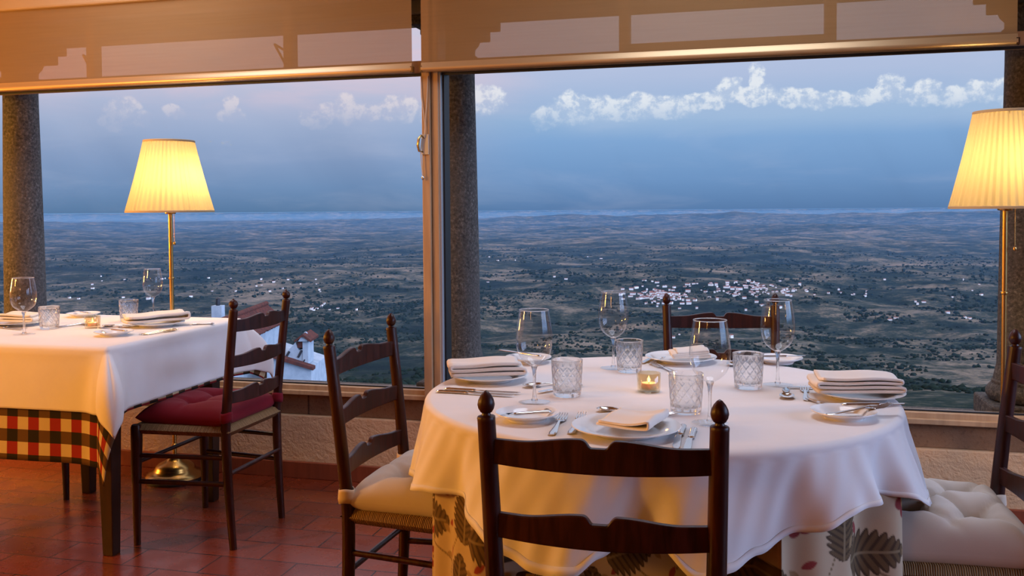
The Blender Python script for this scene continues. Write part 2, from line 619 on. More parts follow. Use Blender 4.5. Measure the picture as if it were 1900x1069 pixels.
# ------------------------------------------------------------------ porch outside
YC = 4.30


def column(x, label):
    r = empty('stone_column', (x, YC, .365), 0, label, 'column', 'granite columns of the porch')
    h0 = .0
    b = MB().box(-.165, .165, -.165, .165, 0, .085); b.build('plinth', M['granite'], r, smooth=False, bevel=.01)
    b = MB().lathe([(.118, .085), (.138, .09), (.150, .108), (.150, .130), (.136, .15), (.128, .156), (.128, .168), (.120, .176)], 48)
    b.build('base', M['granite'], r)
    prof = []
    zb, zt = .176, 1.62
    for k in range(26):
        u = k / 25
        rr = .108 - .021 * (u ** 1.35)
        rr += .014 * math.exp(-u / .02) + .006 * math.exp(-(1 - u) / .02)
        prof.append((rr, zb + (zt - zb) * u))
    b = MB().lathe(prof, 48); b.build('shaft', M['granite'], r)
    b = MB().lathe([(.088, 1.62), (.102, 1.625), (.102, 1.645), (.092, 1.65), (.092, 1.68), (.110, 1.70), (.122, 1.73), (.122, 1.735)], 48)
    b.build('capital', M['granite'], r)
    b = MB().box(-.135, .135, -.14, .14, 1.735, 1.785); b.box(-.185, .185, -.15, .15, 1.785, 1.83)
    b.build('abacus', M['granite'], r, smooth=False, bevel=.006)
    return r


column(-3.910, 'weathered granite column outside the left window, behind the left table')
column(-1.380, 'weathered granite column outside, right beside the window mullion')
column(1.127, 'granite column outside at right, behind the lit floor lamp')
b = MB().box(-6, 3.3, YC - .16, YC + .16, 2.195, 2.50)
tag(b.build('porch_beam', M['beam_paint'], smooth=False, bevel=.01), 'grey stone beam lying across the tops of the porch columns', 'beam')
b = MB().box(-6, 3.3, 4.14, 4.50, -.3, .365)
tag(b.build('porch_parapet', M['granite'], smooth=False, bevel=.008), 'low grey stone parapet outside just below the window panes', 'parapet')


# ------------------------------------------------------------------ chairs
def post_pts(sx, n=14):
    pts = []; rad = []
    for k in range(n + 1):
        z = .905 * k / n
        if z < .45:
            u = z / .45; yy = .0 + .02 * math.sin(u * PI / 2)
            xx = .186 + .006 * u; r = .0135 + .0045 * min(1, u * 1.6)
        else:
            u = (z - .45) / .5; yy = .02 - .052 * u ** 1.15
            xx = .192 + .010 * u; r = .0182 - .0022 * u
        pts.append((sx * xx, yy, z)); rad.append(r)
    return pts, rad


def post_at(z):
    u = (z - .45) / .5
    return .192 + .010 * u, .02 - .052 * u ** 1.15


def slat_mesh(z):
    """curved ladder slat with an ogee top edge and a small notch in the middle"""
    xw, yb = post_at(z)
    n = 170
    b = MB(); vs = []; fs = []
    for i in range(n + 1):
        q = -1 + 2 * i / n
        aq = abs(q)
        x = q * (xw - .008)
        # top edge
        if aq < .075: top = .0150
        elif aq < .165: top = .0150 + .0145 * (1 - ((.165 - aq) / .09) ** 2.2)
        else:
            top = .0295 - .0115 * (.5 - .5 * math.cos(min(1, (aq - .165) / .60) * PI))
        bot = -.026 + .006 * (1 - aq ** 2) * 0 - .004 * (1 - aq ** 2)
        bend = -.024 * (1 - q * q)
        th = .007
        yy = yb + bend
        vs += [(x, yy - th, z + bot), (x, yy + th, z + bot), (x, yy + th, z + top), (x, yy - th, z + top)]
    for i in range(n):
        a = 4 * i; c = a + 4
        for k in range(4): fs.append((a + k, a + (k + 1) % 4, c + (k + 1) % 4, c + k))
    fs += [(0, 1, 2, 3), (4 * n, 4 * n + 1, 4 * n + 2, 4 * n + 3)]
    b.add(vs, fs)
    return b


def finial(kind):
    if kind == 'acorn':
        return [(.0155, -.006), (.0165, 0), (.0150, .003), (.0085, .0055), (.0075, .009), (.0105, .011), (.0140, .017), (.0155, .024), (.0140, .032), (.0100, .040), (.0050, .046), (0, .049)]
    return [(.0155, -.006), (.0165, 0), (.0150, .003), (.0095, .0055), (.0090, .008), (.0130, .012), (.0165, .019), (.0168, .026), (.0140, .034), (.0080, .039), (.0040, .041), (.003, .044), (0, .046)]


def seat_mesh():
    """woven rush pad: trapezoid with soft rolled edges"""
    b = MB()
    nu, nv = 28, 24
    vs = []; fs = []

    def top(u, v):
        wx = .205 + (.238 - .205) * v
        x = (2 * u - 1) * wx; y = .0 + .405 * v
        e = min(1, min(u, 1 - u, v, 1 - v) / .06)
        return x, y, e
    for sgn in (1, -1):
        for j in range(nv + 1):
            for i in range(nu + 1):
                x, y, e = top(i / nu, j / nv)
                k = math.sin(e * PI / 2)
                z = .444 + sgn * .021 * k ** .6 - (.006 * math.sin(PI * i / nu) * math.sin(PI * j / nv) if sgn > 0 else 0)
                vs.append((x, y, z))
    N = (nu + 1) * (nv + 1)
    for s_ in (0, 1):
        for j in range(nv):
            for i in range(nu):
                a = s_ * N + j * (nu + 1) + i
                fs.append((a, a + 1, a + nu + 2, a + nu + 1))
    b.add(vs, fs)
    return b


def make_chair(kind, label, group):
    r = empty('ladderback_chair', (0, 0, 0), 0, label, 'chair', group)
    W = M['dark_wood']
    for sx in (-1, 1):
        pts, rad = post_pts(sx)
        p = MB().tube(pts, rad, 14).build('back_post', W, r, angle=60)
        xw, yb = post_at(.905)
        MB().lathe(finial(kind), 20, (sx * xw, yb, .903)).build('finial', W, p)
        pts = [(sx * .228, .385, 0), (sx * .228, .385, .1), (sx * .226, .384, .30), (sx * .224, .382, .40), (sx * .224, .382, .452), (sx * .224, .382, .462)]
        MB().tube(pts, [.0125, .0145, .0195, .0215, .0215, .017], 14).build('leg', W, r, angle=60)
    for z in (.848, .712, .576): slat_mesh(z).build('slat', W, r, bevel=.0025, angle=35)
    s = seat_mesh().build('seat', M['rush'], r, angle=180)
    MB().tube([(-.226, .385, .315), (.226, .385, .315)], [.008, .008], 10).build('stretcher', W, r)
    for sx in (-1, 1):
        MB().tube([(sx * .188, .008, .245), (sx * .227, .384, .245)], .0095, 10).build('stretcher', W, r)
        MB().tube([(sx * .190, .012, .345), (sx * .226, .384, .345)], .0085, 10).build('stretcher', W, r)
    MB().tube([(-.189, .009, .285), (.189, .009, .285)], .0085, 10).build('stretcher', W, r)
    return r


GRP = 'ladderback chairs'
chA = make_chair('ball', 'dark ladderback chair with ball finials and red cushion, beside the left table', GRP)
chA.location = (-1.880, 3.252, 0); chA.rotation_euler = (0, 0, R(90))
chF = copy_tree(chA)
chF['label'] = 'chair mostly out of frame at left, only a dark leg showing under the checked cloth'
chF.location = (-3.315, 3.205, 0); chF.rotation_euler = (0, 0, R(-90))
chB = make_chair('acorn', 'dark ladderback chair at the left side of the round table, beside the window mullion', GRP)
chB.location = (-1.063, 2.480, 0); chB.rotation_euler = (0, 0, R(-92.5))
chC = copy_tree(chB); chC['label'] = 'nearest ladderback chair, its back toward the viewer in front of the round table'
chC.location = (-.250, 1.590, 0); chC.rotation_euler = (0, 0, R(1.5))
chD = copy_tree(chB); chD['label'] = 'ladderback chair on the window side of the round table, only its top slat showing'
chD.location = (-.101, 3.520, 0); chD.rotation_euler = (0, 0, R(190.3))
chE = copy_tree(chB); chE['label'] = 'ladderback chair cut by the right edge of the photo, beside the right floor lamp'
chE.location = (.645, 2.440, 0); chE.rotation_euler = (0, 0, R(91))


def cushion(chair, mat, tiemat, label, seed, tufts, th=.062, w=.205, name='seat_cushion'):
    r = empty(name, chair.location + Vector((0, 0, .462)), chair.rotation_euler.z, label, 'cushion', 'tied seat cushions')
    rr = random.Random(seed)
    n = 56
    vs = []; fs = []
    ph = [rr.uniform(0, 6.28) for _ in range(6)]

    def outline(u, v):
        k = 1 - .035 * (1 - v * v) * abs(u) ** 3
        x = u * (w + .012 * (v + 1) / 2) * (1 - .05 * (1 - abs(v) ** 2.0)) 
        y = .205 + v * .188 * (1 - .05 * (1 - abs(u) ** 2.0))
        return x, y
    for sgn in (1, -1):
        for j in range(n + 1):
            for i in range(n + 1):
                u = -1 + 2 * i / n; v = -1 + 2 * j / n
                # spread samples to the border
                u = math.sin(u * PI / 2); v = math.sin(v * PI / 2)
                x, y = outline(u, v)
                e = max(0, (1 - abs(u) ** 5)) ** .5 * max(0, (1 - abs(v) ** 5)) ** .5
                hgt = e
                if sgn > 0:
                    for (a, c) in tufts:
                        d2 = ((u - a) ** 2 + (v - c) ** 2)
                        hgt -= .55 * e * math.exp(-d2 / .026) + .26 * e * math.exp(-d2 / .16)
                        # creases running out of each button
                        ang = math.atan2(v - c, u - a); d = math.sqrt(d2)
                        tgt = math.atan2(c, a)
                        for off in (0, PI / 2 * 1.02, PI, -PI / 2 * .98):
                            da = (ang - tgt - off + PI) % (2 * PI) - PI
                            hgt -= .36 * e * math.exp(-(da * d / .050) ** 2) * math.exp(-d / .42) * (d > .04)
                    hgt += .03 * e * (math.sin(5 * u + ph[0]) * math.sin(4.3 * v + ph[1])) + .015 * e * math.sin(13 * u + 3 * v + ph[2])
                    z = .024 + th * .72 * hgt
                else:
                    z = .024 - .024 * min(1, e * 2.2)
                vs.append((x, y, max(0.0, z)))
    N = (n + 1) ** 2
    for s_ in (0, 1):
        for j in range(n):
            for i in range(n):
                a = s_ * N + j * (n + 1) + i
                fs.append((a, a + 1, a + n + 2, a + n + 1))
    b = MB(); b.add(vs, fs)
    c = b.build('pad', mat, r, angle=180)
    # ties round the posts
    for sx in (-1, 1):
        xw, yb = post_at(.505)
        b = MB(); seg = 20; vv = []; ff = []
        for k in range(seg):
            a = 2 * PI * k / seg
            for (q, zz) in ((.0205, .020), (.0225, .034), (.0215, .050), (.0205, .058)):
                vv.append((sx * xw + q * math.cos(a) * 1.02, yb + q * math.sin(a), zz + .003 * math.sin(a * 2 + sx)))
        for k in range(seg):
            for j in range(3):
                a = k * 4 + j; c2 = ((k + 1) % seg) * 4 + j
                ff.append((a, a + 1, c2 + 1, c2))
        b.add(vv, ff)
        b.tube([(sx * (xw - .004), yb + .022, .040), (sx * (xw - .012), yb + .034, .034), (sx * (xw - .016), yb + .046, .024)], [.008, .007, .006], 8)
        b.build('tie', tiemat, r, solid=.002, angle=180)
    return r


T4 = [(-.42, -.42), (.42, -.42), (-.42, .42), (.42, .42)]
cushion(chA, M['red_cushion'], M['red_cushion'], 'dark red tufted cushion on the chair beside the left table', 1, [(-.40, .05), (.40, .05)], .085)
cushion(chB, M['cream_cushion'], M['cream_tie'], 'cream cushion on the chair left of the round table, tied to its posts', 2, [(-.40, -.30), (.40, -.3), (0, .4)], .105)
cushion(chE, M['cream_cushion'], M['cream_tie'], 'cream tufted cushion on the chair at the right edge', 3, T4, .138)


# ------------------------------------------------------------------ round table
T = .785
CX, CY, RT = -.241, 2.446, .605
rt = empty('round_table', (CX, CY, 0), 0, 'large round dining table under a white cloth and a floral skirt', 'table')
b = MB().lathe([(0, T - .032), (RT - .012, T - .032), (RT - .004, T - .026), (RT - .004, T - .008), (RT - .012, T - .004), (0, T - .004)], 96)
b.build('tabletop', M['table_wood'], rt)
b = MB().lathe([(0, 0), (.30, 0), (.30, .03), (.22, .05), (.07, .09), (.055, .15), (.055, T - .12), (.10, T - .06), (.28, T - .032), (0, T - .032)], 32)
b.build('pedestal', M['table_wood'], rt)

# angle convention: measured from the table centre, atan2(dy, dx)


def interp_wrap(th, keys):
    a = np.array([k[0] for k in keys], float); v = np.array([k[1] for k in keys], float)
    o = np.argsort(a); a = a[o]; v = v[o]
    a2 = np.concatenate([a - 360, a, a + 360]); v2 = np.concatenate([v, v, v])
    # smooth cosine interpolation
    t_ = np.degrees(th) % 360
    idx = np.clip(np.searchsorted(a2, t_) - 1, 0, len(a2) - 2)
    u = (t_ - a2[idx]) / (a2[idx + 1] - a2[idx]); u = u * u * (3 - 2 * u)
    return v2[idx] * (1 - u) + v2[idx + 1] * u


FR = 276.0     # direction of the viewer from the table centre, degrees
hang_keys = [(FR - 100, .205), (FR - 84, .200), (FR - 66, .178), (FR - 54, .156), (FR - 46, .150), (FR - 37, .183), (FR - 30, .205), (FR - 20, .230), (FR - 14, .222), (FR - 10, .190), (FR - 4, .145), (FR, .170),
             (FR + 7, .222), (FR + 12, .203), (FR + 18, .182), (FR + 27, .150), (FR + 38, .112), (FR + 46, .106), (FR + 54, .125), (FR + 62, .160), (FR + 74, .19), (FR + 86, .215), (FR + 100, .215), (FR + 130, .20), (FR + 190, .22), (FR + 225, .20)]
nth = 720
th = np.linspace(0, 2 * PI, nth, endpoint=False)
deg = np.degrees(th)
hang = interp_wrap(th, hang_keys)


def bumps(d, items):
    out = np.zeros_like(d)
    for (c, wd, amp) in items:
        x = (d - c + 180) % 360 - 180
        out += amp * np.exp(-(x / wd) ** 2)
    return out


# folds: positive pushes the hem outwards
fold = bumps(deg, [(FR - 92, 9, .024), (FR - 74, 6, .012), (FR - 60, 8, .036), (FR - 46, 5, -.015), (FR - 30, 9, .050), (FR - 14, 7, .055), (FR - 2, 6, -.030), (FR + 10, 8, .045),
                   (FR + 24, 6, -.012), (FR + 36, 8, .040), (FR + 50, 5, -.010), (FR + 60, 6, .045), (FR + 70, 4, -.005), (FR + 78, 5, .026), (FR + 88, 4, .005), (FR + 97, 7, .030),
                   (FR + 120, 8, .04), (FR + 150, 9, .05), (FR + 185, 9, .05), (FR + 215, 9, .04), (FR + 240, 9, .05)])
fold += bumps(deg, [(FR - 82, 3, .016), (FR - 67, 3, -.012), (FR - 22, 3, .014), (FR + 3, 3, .016), (FR + 30, 3, .014), (FR + 43, 2.6, .018), (FR + 55, 2.6, .022), (FR + 65, 2.4, .020), (FR + 74, 2.4, .022), (FR + 82, 2.6, .020)])
fold += .004 * np.sin(th * 17 + 1) + .003 * np.sin(th * 29 + 2)
rows = []
tops = [0.0, .12, .25, .38, .48, .55, .59]
for rr_ in tops:
    wob = .0008 * np.sin(th * 3 + rr_ * 20)
    rows.append(np.stack([CX + rr_ * np.cos(th), CY + rr_ * np.sin(th), np.full(nth, T) + wob * (rr_ > .2)], -1))
# rounded edge then the hang
er = .016
for k in range(1, 7):
    a = k / 6 * PI / 2
    rr_ = RT - er + (er + .003) * math.sin(a); zz = T - er + er * math.cos(a)
    rows.append(np.stack([CX + rr_ * np.cos(th), CY + rr_ * np.sin(th), np.full(nth, zz)], -1))
nh = 34
for k in range(1, nh + 1):
    u = k / nh
    out = RT + .003 + .010 * u + fold * (u ** .95) * 1.25 + .0012 * np.sin(th * 60 + 7 * u)
    dz = hang * u * (1 - .04 * (fold / .05) * 0)
    rows.append(np.stack([CX + out * np.cos(th), CY + out * np.sin(th), T - er - dz], -1))
V = np.concatenate(rows)
F = grid_faces(nth, len(rows), True)
me = np_mesh('tablecloth', V, F, M['white_cloth'])
cl = finish('tablecloth', me, angle=180, solid=.0016, recalc=True)
tag(cl, 'white cloth draped over the round table, hem in soft folds', 'tablecloth')
# stitched hem
hm = MB()
hr = [rows[-1], rows[-4]]
vv = np.concatenate([r_ + np.stack([.0022 * np.cos(th), .0022 * np.sin(th), np.zeros(nth)], -1) for r_ in hr])
me = np_mesh('hem', vv, grid_faces(nth, 2, True), M['white_cloth'])
finish('hem', me, cl, angle=180, solid=.001)

# floral skirt -------------------------------------------------------------
dth = np.concatenate([np.linspace(R(170), R(375), 1250, endpoint=False), np.linspace(R(375), R(530), 120, endpoint=False)])
nz_ = 260
zz = np.concatenate([[T - .006], np.linspace(T - .012, .012, nz_ - 1)])
TH, ZZ = np.meshgrid(dth, zz)
u = (T - ZZ) / T


def dent(th_, ang, dist, halfw):
    """largest radius that stays clear of a chair seat of half width halfw at distance dist"""
    x = (th_ - R(ang) + PI) % (2 * PI) - PI
    lim = np.where(np.abs(x) < 1.2, dist / np.maximum(np.cos(x), .2), 9)
    y = np.abs(lim * np.sin(x))
    soft = np.clip((y - halfw) / .035, 0, 1)
    return lim + soft * soft * 3.0


base = np.full_like(TH, RT - .012)
w_ = .5 * np.sin(TH * 22 + .6) + .35 * np.sin(TH * 35 + 2) + .3 * np.sin(TH * 13)
full = base + (.010 + .016 * u) * w_ * np.clip(u * 4, 0, 1) + .016 * u + .040 * np.exp(-((TH - R(332.5)) / R(5.5)) ** 2) * np.clip(u * 5, 0, 1)
flat = np.minimum(np.minimum(dent(TH, 173, .400, .26), dent(TH, 269.5, .430, .255)), dent(TH, 1, .465, .248))
z_open = np.clip((T - .02 - ZZ) / .16, 0, 1)
flat = full * (1 - z_open) + np.minimum(full, flat) * z_open
RR = np.minimum(full, flat)
V = np.stack([CX + RR * np.cos(TH), CY + RR * np.sin(TH), ZZ], -1).reshape(-1, 3)
nu_ = len(dth)
me = np_mesh('table_skirt', V, grid_faces(nu_, nz_, True), M['floral'])
# the print, in metres on the flat cloth: s round the table, z up
SS = (TH - R(FR)) * .61
cloth_c = np.array([.50, .385, .26])
prt = np.broadcast_to(cloth_c, TH.shape + (3,)).copy()


def lay(mask, c, a=1.0):
    k = (mask * a)[..., None]
    prt[:] = prt * (1 - k) + np.array(c) * k


def sst(e0, e1, x):
    t_ = np.clip((x - e0) / (e1 - e0), 0, 1); return t_ * t_ * (3 - 2 * t_)


def curve(pts, wd, c):
    pts = np.array(pts, float)
    # catmull style resample
    n = len(pts); tt = np.linspace(0, n - 1, n * 14)
    i = np.clip(tt.astype(int), 0, n - 2); f = (tt - i)[:, None]
    p0 = pts[np.clip(i - 1, 0, n - 1)]; p1 = pts[i]; p2 = pts[i + 1]; p3 = pts[np.clip(i + 2, 0, n - 1)]
    q = .5 * (2 * p1 + (p2 - p0) * f + (2 * p0 - 5 * p1 + 4 * p2 - p3) * f ** 2 + (3 * p1 - p0 - 3 * p2 + p3) * f ** 3)
    lo = q.min(0) - .02; hi = q.max(0) + .02
    sel = (SS > lo[0]) & (SS < hi[0]) & (ZZ > lo[1]) & (ZZ < hi[1])
    if not sel.any(): return
    s_, z_ = SS[sel], ZZ[sel]
    d = np.full(s_.shape, 9.)
    for (a_, b_) in q: d = np.minimum(d, np.hypot(s_ - a_, z_ - b_))
    k = np.zeros_like(SS); k[sel] = sst(wd * 1.25, wd * .6, d)
    lay(k, c)


def leaf(s0, z0, L, Wd, ang, lobes=9, c1=(.042, .022, .010), c2=(.135, .082, .036)):
    a = R(ang)
    da, db = SS - s0, ZZ - z0
    p = (da * math.cos(a) + db * math.sin(a)) / L + .5
    q = (-da * math.sin(a) + db * math.cos(a))
    inside = (p > 0) & (p < 1)
    pc = np.clip(p, 0, 1)
    lob = .70 + .30 * np.abs(np.sin(lobes * PI * (pc - .35 * np.abs(q) / L)))
    wdt = Wd * np.sin(PI * pc ** .8) ** .55 * lob
    m_ = inside * sst(wdt, wdt - .004, np.abs(q))
    lay(m_, c1)
    vein = np.abs(np.sin(lobes * PI * (pc - .55 * np.abs(q) / L) + .8))
    inn = inside * sst(wdt - .003, wdt - .009, np.abs(q))
    lay(inn * sst(.45, .75, vein), c2, .85)
    lay(inside * sst(.004, .002, np.abs(q)) * (p < .9), (.22, .16, .09))


def flower(s0, z0, r_, c=(.22, .018, .024)):
    d = np.hypot(SS - s0, ZZ - z0); an = np.arctan2(ZZ - z0, SS - s0)
    rr2 = r_ * (.72 + .28 * np.abs(np.sin(an * 2.5)))
    lay(sst(rr2, rr2 - .004, d), c)
    lay(sst(r_ * .42, r_ * .3, d), (.55, .34, .13)); lay(sst(r_ * .22, r_ * .12, d), (.12, .05, .03))


def bud(s0, z0, L, ang, c=(.26, .030, .035)):
    a = R(ang); da, db = SS - s0, ZZ - z0
    p = (da * math.cos(a) + db * math.sin(a)) / L + .5; q = (-da * math.sin(a) + db * math.cos(a))
    w2 = L * .26 * np.sin(PI * np.clip(p, 0, 1)) ** .8
    lay((p > 0) * (p < 1) * sst(w2, w2 - .003, np.abs(q)), c)


vine = (.20, .14, .075)
pr = random.Random(5)
for k in range(-4, 5):
    s0 = k * .30
    curve([(s0 - .10, .02), (s0 - .03, .16), (s0 + .06, .28), (s0 + .02, .42), (s0 + .10, .56), (s0 + .06, .74)], .0035, vine)
    curve([(s0 + .02, .22), (s0 + .10, .25), (s0 + .15, .34), (s0 + .13, .42)], .003, vine)
    curve([(s0 + .03, .44), (s0 - .06, .48), (s0 - .11, .56)], .003, vine)
    for (dx, z0, L, Wd, an) in ((.10, .40, .135, .050, 80), (-.08, .515, .135, .050, 10), (.12, .585, .12, .050, 95), (-.06, .30, .14, .052, 35), (.08, .16, .14, .052, 60), (-.10, .10, .12, .05, 110)):
        leaf(s0 + dx + pr.uniform(-.015, .015), z0 + pr.uniform(-.012, .012), L * 1.12, Wd * 1.15, an + pr.uniform(-12, 12))
    flower(s0 + .005, .625, .036); flower(s0 + .15, .27, .034); flower(s0 - .13, .40, .030); flower(s0 + .0, .07, .034)
    for (dx, z0, an) in ((.045, .475, 60), (-.12, .585, 120), (.17, .47, 40), (.14, .345, 70), (-.02, .36, 100), (.03, .535, 20)):
        bud(s0 + dx, z0, .038, an); bud(s0 + dx - .03, z0 - .02, .034, an - 60, (.30, .20, .10))
att = me.color_attributes.new('print', 'FLOAT_COLOR', 'POINT')
buf = np.ones((V.shape[0], 4), np.float32); buf[:, :3] = prt.reshape(-1, 3)
att.data.foreach_set('color', buf.ravel())
sk = finish('table_skirt', me, angle=180, recalc=False)
tag(sk, 'cream floor-length skirt with brown leaves and red flowers under the round tablecloth', 'tablecloth')

# ------------------------------------------------------------------ left table
LX0, LX1, LY0, LY1 = -3.36, -2.236, 2.838, 3.742
lt = empty('dining_table', ((LX0 + LX1) / 2, (LY0 + LY1) / 2, 0), 0, 'square-cornered dining table at left under white and checked cloths', 'table')
ox, oy = (LX0 + LX1) / 2, (LY0 + LY1) / 2
b = MB().box(LX0 - ox, LX1 - ox, LY0 - oy, LY1 - oy, T - .032, T - .006); b.build('tabletop', M['table_wood'], lt, smooth=False, bevel=.004)
for (lx, ly) in ((-2.297, 2.918), (-2.292, 3.572), (-2.905, 3.548), (-2.93, 2.918)):
    a, c = .031, .022
    vs = [(lx - ox + sx * w2, ly - oy + sy * w2, z) for (w2, z) in ((c, 0), (a, .5), (a, T - .032)) for (sx, sy) in ((-1, -1), (1, -1), (1, 1), (-1, 1))]
    fs = [(0, 3, 2, 1), (8, 9, 10, 11)] + [(4 * j + k, 4 * j + (k + 1) % 4, 4 * j + 4 + (k + 1) % 4, 4 * j + 4 + k) for j in (0, 1) for k in range(4)]
    b = MB(); b.add(vs, fs); b.build('leg', M['table_wood'], lt, smooth=False, bevel=.003)
b = MB()
b.box(-2.93 - ox, -2.297 - ox, 2.905 - oy, 2.93 - oy, T - .12, T - .032); b.box(-2.93 - ox, -2.297 - ox, 3.555 - oy, 3.58 - oy, T - .12, T - .032)
b.box(-2.31 - ox, -2.285 - ox, 2.918 - oy, 3.572 - oy, T - .12, T - .032); b.box(-2.93 - ox, -2.905 - ox, 2.918 - oy, 3.55 - oy, T - .12, T - .032)
b.build('apron', M['table_wood'], lt, smooth=False)


def rect_cloth(name, mat, off, hangs, ztop, label, folds, seed, flare=.05, solid=.0016):
    """rectangular cloth over the left table; hangs = (front, right, back, left)"""
    x0, x1, y0, y1 = LX0 - off, LX1 + off, LY0 - off, LY1 + off
    rc = .020
    P = []   # perimeter samples: (px,py, dirx,diry, hang, flat u, flat v, foldamp)
    hf, hr_, hb, hl = hangs
    def edge(a, c, d, h, n):
        for k in range(n):
            u_ = k / n
            P.append((a[0] + (c[0] - a[0]) * u_, a[1] + (c[1] - a[1]) * u_, d[0], d[1], h, 0.))
    def corner(cx_, cy_, a0, h0, h1, n=40):
        for k in range(n):
            f = k / n; a = a0 + f * PI / 2
            d = (math.cos(a), math.sin(a))
            # cloth reach in direction f: edge of the flat cloth
            c1, s1 = math.cos(f * PI / 2), math.sin(f * PI / 2)
            reach = min(h0 / max(c1, 1e-6), h1 / max(s1, 1e-6))
            P.append((cx_ + rc * d[0], cy_ + rc * d[1], d[0], d[1], reach, math.sin(f * PI) ** 1.5))
    edge((x0 + rc, y0), (x1 - rc, y0), (0, -1), hf, 90); corner(x1 - rc, y0 + rc, -PI / 2, hf, hr_)
    edge((x1, y0 + rc), (x1, y1 - rc), (1, 0), hr_, 80); corner(x1 - rc, y1 - rc, 0, hr_, hb)
    edge((x1 - rc, y1), (x0 + rc, y1), (0, 1), hb, 90); corner(x0 + rc, y1 - rc, PI / 2, hb, hl)
    edge((x0, y1 - rc), (x0, y0 + rc), (-1, 0), hl, 80); corner(x0 + rc, y0 + rc, PI, hl, hf)
    A = np.array(P); n = len(A)
    sarc = np.concatenate([[0], np.cumsum(np.hypot(*(np.diff(A[:, :2], axis=0).T)))])
    w1 = np.sin(sarc * 9 + seed) + .6 * np.sin(sarc * 17 + 2 * seed) + .4 * np.sin(sarc * 31 + seed)
    cd = np.min([np.hypot(A[:, 0] - a_, A[:, 1] - c_) for a_ in (x0, x1) for c_ in (y0, y1)], axis=0)
    near = np.exp(-(np.maximum(cd - .02, 0) / .05) ** 2)
    rows = []; uvr = []
    ctr = np.array([(x0 + x1) / 2, (y0 + y1) / 2])
    for f in (0, .4, .75, .93):
        q = ctr + (A[:, :2] - A[:, 2:4] * rc - ctr) * f
        rows.append(np.column_stack([q, np.full(n, ztop)])); uvr.append(q)
    for k in range(0, 6):
        a = k / 5 * PI / 2
        q = A[:, :2] - A[:, 2:4] * rc * (1 - math.sin(a))
        rows.append(np.column_stack([q, np.full(n, ztop - rc + rc * math.cos(a))])); uvr.append(A[:, :2] - A[:, 2:4] * rc * (1 - a / (PI / 2)))
    nh = 26
    for k in range(1, nh + 1):
        u_ = k / nh
        c_ = A[:, 5]
        out = (.012 * u_ + folds * w1 * u_ ** 1.3 * (1 - .6 * c_)) + c_ * flare * np.sin(u_ * PI * .62) 
        # corners: cloth at the border of the fold tucks slightly inward
        out += -.012 * u_ * np.sin(np.clip(c_, 0, 1) * PI) + .30 * flare * near * (1 - c_) * np.sin(u_ * PI * .62)
        L = A[:, 4] * u_
        q = A[:, :2] + A[:, 2:4] * np.maximum(out, .002)[:, None]
        zc = ztop - rc - np.sqrt(np.maximum(L ** 2 - (np.maximum(out, 0) * c_ * .8) ** 2, (L * .5) ** 2))
        rows.append(np.column_stack([q, zc])); uvr.append(A[:, :2] + A[:, 2:4] * L[:, None])
    V = np.concatenate(rows); F = grid_faces(n, len(rows), True)
    me = np_mesh(name, V, F, mat)
    UV = np.concatenate(uvr)
    uvl = me.uv_layers.new(name='flat')
    li = np.empty(len(me.loops), np.int32); me.loops.foreach_get('vertex_index', li)
    uvl.data.foreach_set('uv', UV[li].astype(np.float32).ravel())
    o = finish(name, me, angle=180, solid=solid, recalc=True)
    tag(o, label, 'tablecloth')
    return o, rows


plc, _ = rect_cloth('checked_tablecloth', M['plaid'], .004, (.402, .224, .22, .40), T - .003, 'red, black and cream checked cloth hanging below the white cloth of the left table', .004, 1.3, .105)
wtc, rws = rect_cloth('tablecloth', M['white_cloth'], .012, (.214, .212, .21, .22), T + .001, 'white cloth on the left table, orange-lit in front and lilac at its side', .0035, 2.1, .125)


# ------------------------------------------------------------------ tableware
TZ = T + .0012


def wine_glass(loc, label, h=.233, r=.0462):
    g = empty('wine_glass', loc, 0, label, 'wine glass', 'wine glasses')
    z0 = h * .40
    hb = h - z0
    prof = [(.004, z0 - .002), (.012, z0 + .002), (.024, z0 + .010), (r * .80, z0 + hb * .17), (r * .95, z0 + hb * .31), (r, z0 + hb * .45), (r * .975, z0 + hb * .62), (r * .90, z0 + hb * .80), (r * .80, z0 + hb)]
    # smooth resample
    P = np.array(prof); tt = np.linspace(0, len(P) - 1, 44); i = np.clip(tt.astype(int), 0, len(P) - 2); f = (tt - i)[:, None]
    p0 = P[np.clip(i - 1, 0, len(P) - 1)]; p1 = P[i]; p2 = P[i + 1]; p3 = P[np.clip(i + 2, 0, len(P) - 1)]
    q = .5 * (2 * p1 + (p2 - p0) * f + (2 * p0 - 5 * p1 + 4 * p2 - p3) * f ** 2 + (3 * p1 - p0 - 3 * p2 + p3) * f ** 3)
    b = MB().lathe([(a, c) for a, c in q], 56)
    bowl = b.build('bowl', M['wine_bowl'], g, angle=180)
    rr_ = r * .80
    ring = [(rr_ + .0011 * math.cos(a), h + .0011 * math.sin(a)) for a in np.linspace(0, 2 * PI, 9)[:-1]]
    b = MB().lathe(ring, 56, closed=True); b.build('rim', M['crystal'], bowl, angle=180)
    b = MB().lathe([(0, .0032), (.0085, .0055), (.0055, .014), (.0040, .03), (.0038, z0 - .03), (.0052, z0 - .012), (.0085, z0 - .002), (.008, z0 + .002), (0, z0 + .0035)], 24)
    b.build('stem', M['crystal'], g, angle=180)
    fr = .0405
    b = MB().lathe([(0, .0004), (fr - .002, .0004), (fr, .0012), (fr - .002, .0022), (.022, .0036), (.009, .0052), (0, .0058)], 48)
    b.build('foot', M['wine_bowl'], g, angle=80)
    return g


